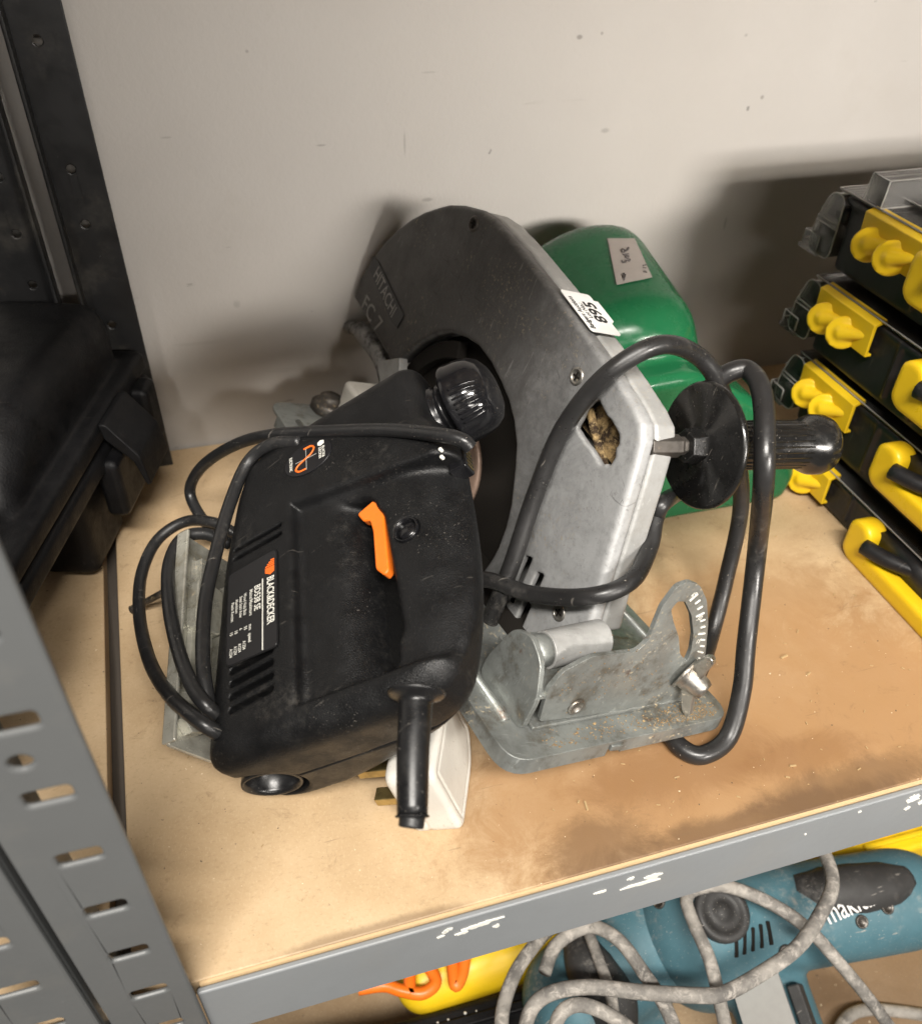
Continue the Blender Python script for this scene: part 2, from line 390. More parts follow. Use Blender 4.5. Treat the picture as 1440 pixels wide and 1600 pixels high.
MT['cover'] = cast('grey_painted_cast_cover', (.080, .077, .075), (.030, .027, .024), .7, ((.425, .68, 0), .17, .17, (.44, .445, .445)))
MT['housing'] = cast('bare_cast_aluminium', (.36, .36, .35), (.16, .14, .11), .6)
def rackpaint(name, col, chips=.6):
    t = NT(name)
    c = t.mix(t.ramp(t.noise(14, 5), .3, .75, 0, .35), col, tuple(x*.8 for x in col))
    sm = t.math('MULTIPLY', t.ramp(t.noise(18, 6, .7), .5, .75), .14); c = t.mix(sm, c, (.30, .27, .22))
    fl = t.ramp(t.noise(260, 3, .6), .74, .78); c = t.mix(t.math('MULTIPLY', fl, .4), c, (.6, .6, .6))
    return t.fin(c, t.ramp(t.noise(40, 5, .7), .3, .75, .34, .55), 0, t.noise(700, 3), .08, .0004)
MT['rack'] = rackpaint('grey_powder_coat', (.235, .248, .258))
MT['post'] = rackpaint('dark_grey_powder_coat', (.118, .123, .124))
MT['rackdark'] = rackpaint('black_powder_coat', (.011, .011, .0115), .2)
# hardboard shelf: fibres, brown soaked patches, grime along the front
def board_mat(name, stains, front=None, base=(.575, .425, .262)):
    t = NT(name)
    fib = t.noise(900, 4, .7, stretch=(1, .6, 1, (0, 0, .35))); fib2 = t.noise(700, 4, .7, stretch=(.5, 1, 1, (0, 0, .2)))
    c = t.mix(t.ramp(t.noise(11, 6, .65), .32, .7), base, tuple(x*y for x, y in zip(base, (.80, .76, .70))))
    c = t.mix(t.math('MULTIPLY', t.ramp(fib, .5, .72), .38), c, (.66, .52, .34))
    c = t.mix(t.math('MULTIPLY', t.ramp(fib2, .52, .76), .38), c, (.25, .16, .085))
    for P, rx, ry, amt, col in stains: c = t.mix(t.math('MULTIPLY', t.mask(P, rx, ry), amt), c, col)
    c = t.mix(t.math('MULTIPLY', t.ramp(t.noise(75, 8, .8, dist=.6), .56, .70), .45), c, (.20, .12, .062))
    c = t.mix(t.math('MULTIPLY', t.ramp(t.noise(300, 2, .5), .735, .755), .75), c, (.045, .035, .03))
    c = t.mix(t.math('MULTIPLY', t.ramp(t.noise(420, 2, .5), .745, .76), .9), c, (.80, .68, .48))
    c = t.mix(t.math('MULTIPLY', t.ramp(t.noise(26, 4, .5, stretch=(1, 12, 1, (0, 0, -.5))), .715, .735), .35), c, (.17, .11, .06))
    bump = t.math('ADD', t.math('MULTIPLY', fib, .5), t.math('MULTIPLY', t.noise(220, 4, .7), .5))
    return t.fin(c, t.ramp(t.noise(40, 5), .3, .7, .42, .66), 0, bump, .28, .0006, .35)
BR = (.335, .195, .092); DK = (.12, .072, .040)
MT['board'] = board_mat('worn_hardboard', [((.60, .50, 0), .34, .15, .92, BR), ((.36, .57, 0), .19, .12, .8, BR), ((.70, .63, 0), .27, .20, .85, BR), ((.88, .56, 0), .14, .16, .8, BR), ((.72, .80, 0), .22, .10, .75, BR), ((.50, .56, 0), .14, .05, .5, (.20, .10, .042)), ((.66, .53, 0), .10, .03, .5, (.20, .10, .042)), ((.76, .90, 0), .16, .10, .45, (.33, .21, .11)),
    ((.34, .472, 0), .07, .05, .55, DK), ((.57, .462, 0), .22, .022, .7, DK), ((.70, .475, 0), .16, .03, .55, DK), ((.06, .455, 0), .12, .010, .5, DK), ((.02, 1.24, 0), .09, .05, .35, (.22, .16, .10)),
    ((.63, .97, 0), .05, .03, .5, (.2, .13, .07))])
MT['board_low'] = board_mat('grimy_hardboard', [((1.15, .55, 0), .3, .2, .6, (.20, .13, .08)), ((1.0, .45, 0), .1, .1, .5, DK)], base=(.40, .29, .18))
MT['boardedge'] = flat('raw_board_edge', (.60, .43, .24), .75)
def wall_mat():
    t = NT('off_white_wall_paint')
    c = t.mix(t.ramp(t.noise(3.2, 5), .3, .7), (.54, .515, .485), (.49, .465, .435))
    c = t.mix(t.math('MULTIPLY', t.ramp(t.noise(8, 7, .75), .55, .75), .35), c, (.45, .42, .38))
    c = t.mix(t.math('MULTIPLY', t.ramp(t.noise(26, 4, .55, stretch=(1, 1, 4, (.3, .4, .2))), .725, .75), .6), c, (.25, .23, .21))
    c = t.mix(t.math('MULTIPLY', t.ramp(t.noise(60, 3, .5), .75, .77), .7), c, (.16, .15, .14))
    sc = t.math('MULTIPLY', t.ramp(t.noise(34, 8, .85, dist=1.2), .66, .70), t.ramp(t.noise(5, 3, .5), .50, .62)); c = t.mix(t.math('MULTIPLY', sc, .3), c, (.28, .26, .24))
    hl = t.math('MULTIPLY', t.ramp(t.noise(45, 3, .5, stretch=(.12, 1, 1.4, (0, .35, 0)), dist=.8), .70, .715), t.ramp(t.noise(7, 3, .5), .45, .6)); c = t.mix(t.math('MULTIPLY', hl, .5), c, (.30, .28, .25))
    c = t.mix(t.math('MULTIPLY', t.ramp(t.noise(320, 5, .7), .45, .75), .12), c, (.5, .47, .43))
    for px, py, rx, ry, am in ((905, 58, .006, .004, .9), (940, 52, .003, .003, .7), (945, 204, .010, .005, .5), (1190, 152, .004, .004, .8), (502, 227, .009, .002, .6), (632, 222, .002, .024, .5), (668, 312, .012, .004, .6), (370, 475, .008, .009, .35), (1132, 350, .003, .016, .7), (670, 113, .016, .002, .3), (1165, 55, .004, .003, .5), (386, 80, .003, .003, .6), (260, 215, .010, .002, .4)):
        c = t.mix(t.math('MULTIPLY', t.mask(ony(px, py, YW), rx*.75, ry*.75, .5, True), am*.75), c, (.20, .185, .17))
    return t.fin(c, .6, 0, t.noise(240, 6, .7), .35, .0010, .35)
YF, YW = .4435, 1.492
MT['wall'] = wall_mat()
def clear_mat():
    m = bpy.data.materials.new('clear_plastic'); m.use_nodes = True; t = m.node_tree; N = t.nodes; out = N['Material Output']; N.remove(N['Principled BSDF'])
    tr = N.new('ShaderNodeBsdfTransparent'); tr.inputs[0].default_value = (.975, .97, .96, 1)
    gl = N.new('ShaderNodeBsdfGlossy'); gl.inputs['Roughness'].default_value = .12; gl.inputs[0].default_value = (.9, .9, .9, 1)
    fr = N.new('ShaderNodeFresnel'); fr.inputs[0].default_value = 1.5
    df = N.new('ShaderNodeBsdfDiffuse'); df.inputs[0].default_value = (.85, .83, .80, 1)
    m1 = N.new('ShaderNodeMixShader'); m2 = N.new('ShaderNodeMixShader'); m2.inputs[0].default_value = .025
    t.links.new(fr.outputs[0], m1.inputs[0]); t.links.new(tr.outputs[0], m1.inputs[1]); t.links.new(gl.outputs[0], m1.inputs[2])
    t.links.new(m1.outputs[0], m2.inputs[1]); t.links.new(df.outputs[0], m2.inputs[2]); t.links.new(m2.outputs[0], out.inputs['Surface'])
    return m
MT['clear'] = clear_mat()
def edge_glint_mat():
    m = bpy.data.materials.new('clear_edge_highlight'); m.use_nodes = True; t = m.node_tree; N = t.nodes; b = N['Principled BSDF']
    b.inputs['Base Color'].default_value = (.50, .485, .46, 1); b.inputs['Roughness'].default_value = .15; b.inputs['Alpha'].default_value = .55; return m
MT['edge_glint'] = edge_glint_mat()  # pale see-through tone that paints highlights on clear edges
MT['sawdust'] = flat('sawdust', (.40, .28, .14), .9); MT['dustdark'] = flat('stained_sawdust', (.24, .16, .08), .9)
def packed():
    t = NT('packed_sawdust'); n = t.noise(70, 7, .75, dist=.4); c = t.mix(t.ramp(n, .42, .60), (.045, .030, .020), (.46, .32, .15)); c = t.mix(t.ramp(t.noise(500, 3), .55, .7, 0, .6), c, (.62, .46, .24)); return t.fin(c, .9, 0, t.noise(300, 6, .75), .8, .002, .2)
MT['packed'] = packed()

# ================================================================== THE SETTING
YF, YW = .4435, 1.492
w_ = mk('wall', box((-2.2, YW, -1.6), (3.2, YW+.15, 2.4)), MT['wall']); props(w_, kind='structure')
fl = mk('floor', box((-4, -6, -2.6), (5, 1.7, -2.5)), flat('concrete_floor', (.22, .21, .20), .8)); props(fl, kind='structure')

# ---- shelving rack
rack = thing('shelving_rack', 'grey steel shelving rack with slotted posts and hardboard shelves', 'shelving rack', (0, .9, -2.5))
BX0, BX1 = -.139, 1.95
def boardgeo(x0, x1, y0, y1, z0, z1): return box((x0, y0, z0), (x1, y1, z1))
def gapx(y): return -.2242 + (y-.6695)*(-.0245/.646)   # right edge of the gap runs very slightly askew
g0, g1 = gapx(YF+.012), gapx(YW-.004)
def slab(poly, z0, z1): return prism([poly], z0, z1, ROOM)
mk('shelf_board', slab([(g0, YF+.012), (BX1, YF+.012), (BX1, YW-.004), (g1, YW-.004)], -.032, 0), MT['board'], rack, bevel=.0025)
mk('shelf_board', slab([(-.50, YF+.012), (g0-.0215, YF+.012), (g1-.0215, YW-.004), (-.50, YW-.004)], -.034, -.003), MT['board'], rack, bevel=.0025)
mk('board_support', box((-.30, YF+.02, -.075), (-.20, YW-.02, -.036)), flat('shaded_support_grey', (.085, .072, .06), .6), rack)  # rack grey darkened: the shade in the gap is put into its colour
# front beam: an angle with a lip under the board
beam = prism([[(YF, -.120), (YF+.008, -.120), (YF+.008, -.041), (YF+.10, -.041), (YF+.10, -.035), (YF+.008, -.035), (YF+.008, -.004), (YF, -.004)]], -.150, BX1, ROOM, (1, 2, 0))
bo = mk('shelf_beam', beam, MT['rack'], rack, bevel=.003)
fil = mk('board_edge', box((-.146, YF+.0085, -.030), (BX1, YF+.0118, -.0012)), MT['boardedge'], rack)
mk('rear_beam', box((-.5, YW-.03, -.12), (BX1, YW-.012, -.036)), MT['rack'], rack)
# chipped paint and tape scraps on the beam
def chip(cx, cz, w, h, n=9, seed=0):
    rr = np.random.default_rng(seed); n = 30; q = .35+.75*rr.random(n); q = (q+np.roll(q, 1)*.6)/1.6
    return [(cx+w*math.cos(2*math.pi*i/n)*q[i], cz+h*math.sin(2*math.pi*i/n)*q[i]) for i in range(n)]
cg = []
for i, (px, py, w, h) in enumerate([(998, 1381, .034, .004), (1018, 1369, .016, .007), (985, 1372, .006, .004), (938, 1393, .010, .0035), (745, 1446, .020, .0045), (768, 1437, .017, .003), (722, 1457, .010, .004), (700, 1452, .006, .004), (688, 1463, .006, .003), (775, 1446, .005, .004), (695, 1456, .004, .003), (1426, 1247, .013, .011), (1416, 1262, .006, .005), (1437, 1253, .006, .006), (1342, 1268, .003, .002), (1257, 1303, .002, .002)]):
    P = ony(px, py, YF); cg.append(prism([chip(P[0], P[2], w, h, 11, i)], YF-.0012, YF+.001, ROOM, (0, 2, 1)))
mk('torn_tape', cat_geo(*cg), MT['print_white'], rack)['kind'] = 'stuff'
# upright posts: slotted angle
PITCH = .0896
def post_face(x0, x1, z0, z1, y, zs, sx0, sx1, holes, sh=.011):
    loops = [[(x0, z0), (x1, z0), (x1, z1), (x0, z1)]]
    for z in zs: loops.append(rrect(sx0, z-sh, sx1, z+sh, .0045, 3)[::-1])
    for hx, hz, hr in holes: loops.append(circ2(hx, hz, hr, 14)[::-1])
    return prism(loops, y, y+.006, ROOM, (0, 2, 1))
zs = [.0542+PITCH*k for k in range(-8, 9)]
hol = [(-.1945, .0542+PITCH*k+.046, .0085) for k in (4, 5)]
ang = cat_geo(post_face(-.2365, -.1485, -.75, .86, YF-.010, zs, -.2055, -.1705, hol, .0090), box((-.2365, YF-.004, -.75), (-.2305, YF+.075, .86)))
po = mk('upright_post', ang, MT['post'], rack, bevel=.0028)
zr = [.477+.0853*k for k in range(-6, 9)]
rear = cat_geo(post_face(-.222, -.1425, -.75, 1.3, 1.438, [], 0, 0, [(-.186, .477, .0065), (-.186, .562, .0065), (-.1855, .735, .0065), (-.186, .648-.345, .0065), (-.186, .135, .0065)]),
    box((-.222, 1.405, -.75), (-.216, 1.438, 1.3)))
mk('upright_post', rear, MT['rackdark'], rack, bevel=.002)
# shelf above (out of the picture; it shades the back of this bay)
mk('upper_shelf_board', box((-.45, YF+.01, 1.21), (BX1, YW-.004, 1.24)), MT['board'], rack)
mk('upper_beam', box((-.15, YF, 1.14), (BX1, YF+.008, 1.245)), MT['rack'], rack)
# shelf below
ZL = -.98
mk('lower_board', box((-.5, YF+.012-.25, ZL-.03), (BX1, YW-.004, ZL)), MT['board_low'], rack)
mk('lower_beam', box((-.15, YF-.262, ZL-.12), (BX1, YF-.25, ZL-.004)), MT['rack'], rack)
# neighbouring rack's post at the left edge
nb = thing('shelving_rack', 'neighbouring grey rack post with slots at the lower left edge', 'shelving rack', (-.30, .5, -.75))
zn = [.123+PITCH*k for k in range(-6, 8)]
mk('upright_post', cat_geo(post_face(-.345, -.2475, -.75, .80, YF-.006, zn, -.315, -.275, [], .0090), box((-.2535, YF, -.75), (-.2475, YF+.08, .80))), MT['post'], nb, bevel=.003)
nb2 = thing('shelving_rack', 'dark rear post of the next rack with round holes at upper left', 'shelving rack', (-.30, 1.42, -.75))
mk('upright_post', cat_geo(post_face(-.345, -.252, -.75, 1.3, 1.43, [], 0, 0, [(-.287, .474, .0065), (-.287, .56, .0065), (-.287, .39, .0065)]), box((-.258, 1.40, -.75), (-.252, 1.43, 1.3))), MT['rackdark'], nb2, bevel=.002)

# ================================================================== THE JIGSAW
a_ = ray(397, 950); b_ = ray(497, 905); Nn = np.cross(a_, b_); J_ = _n(ray(411, -955)); S_ = _n(np.cross(Nn, J_)); S_ = S_ if S_[0] > 0 else -S_
T_ = np.cross(S_, J_); JF = Fr(onz(330, 1175, .175), S_, J_, T_)
jig = thing('jigsaw', 'black jigsaw with orange trigger and white lettered label, lying on its side', 'jigsaw', (JF.o[0]+.12, JF.o[1]+.15, 0))
TH = -.165
OUT = roundpoly([(-.022, -.012), (-.016, .1), (-.006, .25), (.014, .36), (.034, .41), (.07, .428), (.17, .440), (.298, .452), (.316, .440), (.318, .352), (.333, .335), (.352, .295), (.351, .2), (.341, .11), (.326, .045), (.300, -.010), (.25, -.026), (.1, -.024), (.02, -.022)], .03, 4)
SCOOP = roundpoly([(.120, .288), (.232, .262), (.243, .022), (.122, .022)], .02, 3)
ZONE = [(.118, .296), (.45, .252), (.45, .010), (.118, .018)]
SLOT = roundpoly([(.206, .238), (.238, .236), (.249, .060), (.206, .050)], .014)
PROF = roundpoly(OUT, .0)
def jig_f(P):
    d2 = poly_sdf(P[:, :2], OUT); t = P[:, 2]
    body = extr(d2, t, TH, 0, .034)
    q = poly_sdf(P[:, :2], SCOOP)
    R = .098; u = np.clip(P[:, 0]-.120, 0, R*.985); surf = -R+np.sqrt(R*R-u*u)
    # grip bar: lower than the label side, falling away to the outside; underside tapers the same way
    zone = poly_sdf(P[:, :2], ZONE); uu = np.clip(P[:, 0]-.262, 0, .086); gs = -.016-(.088-np.sqrt(.088**2-uu*uu))*.75
    body = smax(body, -smax(zone, -(t-gs), .012), .008)
    body = smax(body, (TH+np.clip(P[:, 0]-.08, 0, 1)*.36)-t, .03)
    for sg in (1, -1):
        tt = t if sg > 0 else (TH-t)
        cut = smax(q, -(tt-surf), .012)        # hollow between the motor barrel and the grip
        body = smax(body, -cut, .009)
    slot = poly_sdf(P[:, :2], SLOT); body = smax(body, -slot, .014)
    # handle bar rounded towards the grip opening
    # grooves
    for y0, y1, n in ((.268, .278, 2), (.094, .090, 4)):
        for k in range(n):
            yy0 = y0-k*(.0135 if n == 2 else .0165); x0, x1 = (.027, .099) if n == 2 else (.028, .083)
            g = np.maximum(caps(P*np.array([1, 1, 0]), (x0, yy0-.003, 0), (x1, yy0+.003, 0), .0030 if n == 2 else .0046), -(t+.014)); body = np.maximum(body, -g)
    # dust port recess and cable entry
    body = smax(body, -extr(np.hypot(P[:, 0]-.012, t+.092)-.043, P[:, 1], -.06, .030, .003), .004)
    # seam
    seam = np.maximum(np.abs(t-TH/2)-.0011, -(d2+.004)); body = np.maximum(body, -seam)
    body = np.maximum(body, -np.maximum(np.hypot(P[:, 0]-.270, P[:, 1]-.192)-.0165, -(t+.030)))
    return body
mk('body', solid(jig_f, (-.05, -.05, TH-.02), (.40, .48, .02), .0027, JF), MT['jig'], jig, smooth=True)
# rating label
lb = mk('label_plate', prism([roundpoly([(.0195, .0975), (.0955, .0975), (.0955, .236), (.0195, .228)], .008)], .0002, .0022, JF), MT['plate'], jig, bevel=.0008)
edge_l = prism([roundpoly([(.0185, .0965), (.0965, .0965), (.0965, .2372), (.0185, .229)], .008), roundpoly([(.0195, .0975), (.0955, .0975), (.0955, .236), (.0195, .228)], .008)[::-1]], .0002, .0018, JF)
mk('label_rim', edge_l, MT['jig'], jig)
def jtext(body, s, j, size, xs=1., bold=0., name='lettering', mat='print_white', al='LEFT', t=.0026):
    mk(name, text_geo(body, JF.g((s, j, t)), -J_, S_, size, xs, bold, al), MT[mat], lb)
jtext('BLACK&DECKER', .0862, .1975, .0150, .60, .025)
mk('rule', prism([[(.0738, .100), (.0752, .100), (.0752, .199), (.0738, .199)]], .0022, .0027, JF), MT['print_white'], lb)
jtext('BD538 SE', .0662, .1935, .0135, .66, .022)
jtext('Mains/Maximum', .0568, .191, .0075, .76, .014)
for k, w in enumerate(('Wood Holz Bois', 'Steel Stahl Acier', 'Aluminium', 'Plastic Kunstst.')): jtext(w, .0475-k*.0064, .1895-k*.002, .0066, .70, .014)
for k, w in enumerate(('mm', '55', '6', '10', '15')): jtext(w, .0560-k*.0072, .1420, .0066, .8, .016)
jtext('speed', .0555, .130, .0066, .8, .02)
for k in range(4): jtext('A1234', .0470-k*.0066, .1225-k*.0012, .0066, .66, .018)
hexa = []
for k in range(5):
    if k < 4: hexa.append(prism([[(.0790+.0026*k, .2125+.0026*k), (.0925-.0000*k, .2125+.0026*k), (.0925, .2143+.0026*k), (.0790+.0026*k, .2143+.0026*k)]], .0022, .0027, JF))
hexa.append(prism([[(.0785, .2045), (.0860, .2005), (.0925, .2035), (.0925, .2115), (.0785, .2115)]], .0022, .0027, JF))
mk('emblem', cat_geo(*hexa), MT['print_orange'], lb)
# round decal near the front
c0 = JF.pix((482, 716), 2, 0); 
dc = mk('round_decal', prism([[(c0[0]+.038*math.cos(a)*1.0, c0[1]+.026*math.sin(a)) for a in np.linspace(0, 2*math.pi, 33)[:-1]]], -.004, .0014, JF), MT['plate'], jig, bevel=.0006)
def dtext(b, ds, dj, size, xs=.9, mat='print_white', bold=.02): mk('lettering', text_geo(b, JF.g((c0[0]+ds, c0[1]+dj, .0018)), -J_, S_, size, xs, bold), MT[mat], dc)
dtext('BLACK&', .0250, .0075, .0058); dtext('DECKER', .0195, .0075, .0058); dtext('ELECTRONIC', -.0275, .014, .0065, .62)
mk('emblem', prism([[(c0[0]+.0165, c0[1]+.012), (c0[0]+.021, c0[1]+.0095), (c0[0]+.0265, c0[1]+.012), (c0[0]+.0265, c0[1]+.0165), (c0[0]+.021, c0[1]+.019), (c0[0]+.0165, c0[1]+.0165)]], .0014, .0019, JF), MT['print_white'], dc)
for off, rr in ((0, .0012), (.0026, .0007)):
    wv = [(-.004, .018), (.008, .0175), (.0125, .012), (.007, .004), (-.004, -.001), (-.014, -.006), (-.018, -.012), (-.013, -.017), (-.002, -.0175)]
    mk('wave_print', tube([JF.g((c0[0]+x*(1-off*30)-.002, c0[1]+y*(1-off*22), .0016)) for x, y in wv], rr, 6), MT['print_orange'], dc, True)
mk('axis_print', cat_geo(box((c0[0]-.0030, c0[1]-.019, .0014), (c0[0]-.0022, c0[1]+.019, .0019), JF), box((c0[0]-.020, c0[1]-.0007, .0014), (c0[0]+.014, c0[1]+.0001, .0019), JF)), MT['silver_print'], dc)
# trigger, lock-on button, knob
tp = [tuple(JF.pix(p, 2, -.022)[:2]) for p in [(557, 803), (584, 780), (598, 783), (601, 830), (607, 890), (600, 899), (586, 889), (582, 830), (577, 813), (566, 814)]][::-1]
mk('trigger', prism([roundpoly(tp, .004, 3)], -.036, -.022, JF), MT['orange'], jig, bevel=.004, seg=3)
mk('lock_button', lathe(JF.g((.270, .192, -.030)), T_, [(0, .0125), (.010, .0125), (.013, .0105), (.0135, 0)], 24), MT['gloss'], jig, True)
mk('lock_ring', lathe(JF.g((.270, .192, -.028)), T_, [(0, .0165), (.0125, .0165), (.0135, .0155), (.0125, .0140), (0, .0140)], 28), MT['gloss'], jig, True)
kb = JF.g((.316, .392, -.066)); 
neck = mk('knob_neck', lathe(kb, S_, [(-.02, .037), (.004, .037), (.006, .033), (.010, .033), (.012, .036), (.016, .036), (.018, .030), (.035, .030)], 32), MT['gloss'], jig, True)
kn = mk('knob', lathe(kb+S_*.026, S_, [(0, .034), (.000, .0535), (.003, .0555), (.008, .0555), (.011, .0545), (.026, .0535), (.040, .0495), (.050, .042), (.056, .031), (.059, .016), (.060, 0)], 48), MT['gloss'], jig, True)
rib = []
up = _n(T_*.62-J_*.78); sd = _n(np.cross(S_, up))
for k in range(-4, 4):
    pts = []
    for h, r in ((.012, .0545), (.026, .0535), (.040, .0495), (.049, .0425)):
        ang = k*.125; pts.append(kb+S_*(.026+h)+(up*math.cos(ang)+sd*math.sin(ang))*r)
    rib.append(tube(pts, .0015, 6, 4))
mk('knob_ribs', cat_geo(*rib), MT['gloss'], kn, True)['kind'] = 'stuff'
for dj in (0, -.012): mk('white_dot', lathe(JF.g((.338, .268+dj, -.003)), T_, [(0, .0024), (.0045, .0024), (.005, .0018)], 12), MT['print_white'], jig)
sl = mk('speed_slider', box((.330, .256, -.055), (.3545, .292, -.030), JF), MT['gloss'], jig, bevel=.003)
for k in range(5): mk('speed_mark', box((.3542, .260+k*.0062, -.050), (.3552, .2622+k*.0062, -.036), JF), MT['brass'], sl)
# dust port ring in the rear face
mk('dust_port', lathe(JF.g((.012, .024, -.092)), -J_, [(0, .036), (.037, .036), (.039, .0368), (.042, .0362), (.0425, .0335), (.036, .0305), (.006, .0285), (.005, 0)], 36), MT['boot'], jig, True)
# strain relief
sr = [JF.pix((650, 1092), 1, -.040)]; Psr = JF.g(sr[0])
e1 = onz(645, 1180, Psr[2]-.02); e2 = onz(644, 1275, Psr[2]-.045); e3 = onz(642, 1292, Psr[2]-.05)
srp = spline([Psr+(Psr-e1)*.12, Psr, Psr+(e1-Psr)*.25, e1, e2], 6)
prr = np.interp(np.linspace(0, 1, len(srp)), [0, .1, .2, .26, .34, .6, .9, 1], [.029, .029, .026, .019, .0165, .0160, .0150, .0142])
mk('strain_relief', tube(srp, prr, 20, 1), MT['boot'], jig, True)
mk('relief_lip', tube([e2-(e2-e1)*.02, e2+(e2-e1)*.03], .0160, 20, 2), MT['boot'], jig, True, bevel=.002)
mk('cord_stub', tube([e2, e3, e3+(e3-e2)*.12], [.0122, .0118, .007], 14, 4), MT['cord'], jig, True)
# shoe
sh = mk('shoe', prism([roundpoly([(.028, .006), (.335, .006), (.335, -.150), (.028, -.150)], .012)], -.0685, -.0635, JF, (1, 2, 0)), MT['chrome'], jig, bevel=.0012)
lip = [box((-.070, .029, t0), (-.050, .334, t0+.005), JF) for t0 in (.002, -.150)]
mk('shoe_lip', cat_geo(*lip), MT['chrome'], sh, bevel=.002)
mk('shoe_channel', prism([[(-.060, -.022), (-.063, -.016), (-.063, -.055), (-.060, -.049), (-.050, -.049), (-.050, -.022)]], .06, .30, JF, (0, 2, 1)), MT['chrome'], sh, bevel=.001)
mk('shoe_bridge', cat_geo(prism([roundpoly([(.19, -.012), (.262, -.012), (.262, -.06), (.19, -.06)], .01)], -.0635, -.044, JF, (1, 2, 0)), lathe(JF.g((-.045, .205, -.022)), S_, [(0, .011), (.006, .011), (.008, .006), (.008, 0)], 16)), MT['chrome'], sh, bevel=.003)
nt = JF.g((-.0635, .066, -.026)); mk('shoe_nut', lathe(nt, S_, [(0, .021), (.014, .021), (.0165, .017)], 6), MT['chrome'], sh, bevel=.001)
mk('shoe_support', box((-.062, .10, -.12), (-.02, .27, -.062), JF), MT['chrome'], sh)
# power cord, coiled round the shoe
def cordpts(L): return [onz(x, y, z) for x, y, z in L]
pc1 = cordpts([(735, 700, .42), (722, 688, .428), (690, 680, .425), (610, 672, .395), (520, 674, .358), (430, 679, .315), (370, 694, .262), (318, 727, .19), (297, 765, .135), (311, 803, .11), (340, 835, .10), (380, 860, .09)])
pc2 = cordpts([(470, 690, .33), (425, 694, .315), (388, 722, .288), (360, 785, .262), (338, 862, .238), (322, 935, .222), (317, 1010, .205), (321, 1070, .192), (333, 1120, .17), (360, 1150, .13)])
pc3 = cordpts([(370, 835, .12), (335, 817, .13), (290, 815, .12), (247, 843, .105), (222, 895, .095), (218, 960, .105), (233, 1030, .135), (262, 1082, .172), (300, 1118, .195), (335, 1142, .185), (365, 1160, .14)])
pc4 = cordpts([(360, 850, .18), (320, 834, .20), (285, 842, .205), (265, 880, .205), (264, 940, .205), (276, 1005, .20), (297, 1065, .2), (325, 1105, .195), (360, 1135, .15)])
cords = cat_geo(*[tube(p, .0089, 14, 8) for p in (pc1, pc2, pc3, pc4)])
mk('power_cord', cords, MT['cord'], jig, True)
rod = thing('metal_rod', 'short dark rod poking out to the left beneath the looped black cord', 'rod', onz(235, 935, 0))
mk('shaft', tube([onz(212, 950, .012), onz(262, 922, .06), onz(300, 905, .08)], .0055, 10, 2), MT['bolt_black'], rod, True)
mk('tip', tube([onz(205, 953, .009), onz(216, 948, .014)], .0068, 10, 2), MT['bolt_black'], rod, True)

# ================================================================== THE CIRCULAR SAW
W_ = _n([.91, .2, -.355]); B_ = _n([-.24, .97, .02]); B_ = _n(B_-W_*B_.dot(W_)); U_ = np.cross(W_, B_)
SF = Fr(onz(850, 1010, .124), W_, B_, U_)          # w to the right, b to the back, u up
saw = thing('circular_saw', 'grey cast metal circular saw with black side handle and white lot sticker', 'circular saw', (.45, .95, 0))
def gp(pts, w=0): return [tuple(SF.pix(p, 0, w)[1:]) for p in pts]
outer_px = [(552, 464), (563, 432), (582, 401), (600, 377), (621, 356), (640, 342), (660, 331), (680, 324), (699, 319), (722, 320), (746, 326), (767, 340), (790, 364), (811, 389), (840, 425), (867, 459), (895, 496), (922, 532), (960, 586), (990, 634), (1003, 662), (1003, 690), (984, 760), (957, 850), (932, 935), (918, 990)]
inner_px = [(850, 1000), (800, 998), (775, 960), (757, 915), (752, 893), (765, 875), (776, 855), (788, 822), (796, 787), (802, 730), (804, 695), (800, 657), (792, 626), (780, 597), (765, 567), (746, 541), (725, 527), (703, 520), (681, 524), (655, 538), (634, 556), (626, 566), (607, 562)]
GO = gp(outer_px); GI = gp(inner_px); GP = GO+GI
HOLEC = np.array(gp([(700, 700)])[0])
Aq = np.array(gp([(634, 554), (681, 524), (703, 520), (746, 541), (780, 597), (800, 657), (804, 695), (802, 730), (796, 787), (776, 855), (752, 893)]))
ls_ = np.linalg.lstsq(np.c_[2*Aq, np.ones(len(Aq))], (Aq**2).sum(1), rcond=None)[0]; HC = ls_[:2]; HR = math.sqrt(ls_[2]+HC@HC)
PORT = roundpoly(gp([(899, 668), (908, 652), (913, 639), (924, 628), (934, 624), (947, 650), (953, 655), (966, 678), (966, 694), (961, 700), (960, 714), (951, 729), (945, 724), (939, 728), (922, 700), (913, 690)]), .0015)
VENT = [roundpoly(gp(v), .003) for v in ([(820, 868), (831, 872), (800, 945), (789, 940)], [(838, 893), (849, 898), (812, 985), (800, 980)])]
WR = .062
def gq(p, w): return SF.g(SF.pix(p, 0, w))
def perm(P): return P[:, 1:]
def cover_f(P):
    w = P[:, 0]; d = poly_sdf(perm(P), GP)
    f = extr(d, w, 0, .0235, .0075)
    f = smax(f, -np.maximum(d+.011, -(w-.010)), .003)            # hollow behind the face
    for h in [PORT]+VENT: f = smax(f, -poly_sdf(perm(P), h), .003)
    f = smax(f, -np.maximum(poly_sdf(perm(P), gp2_), -(w+.0035-.0075*0)-.0, ), .002) if False else f
    return f
lo = np.min(GP, 0)-.012; hi = np.max(GP, 0)+.012
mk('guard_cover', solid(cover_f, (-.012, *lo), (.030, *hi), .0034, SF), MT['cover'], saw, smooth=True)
GOo = GO
def housing_f(P):
    w = P[:, 0]; d = poly_sdf(perm(P), GP)
    f = extr(d+.0012, w, .0250, WR, .0050)
    f = smax(f, -np.maximum(d+.010, w-(WR-.008)), .003)
    return f
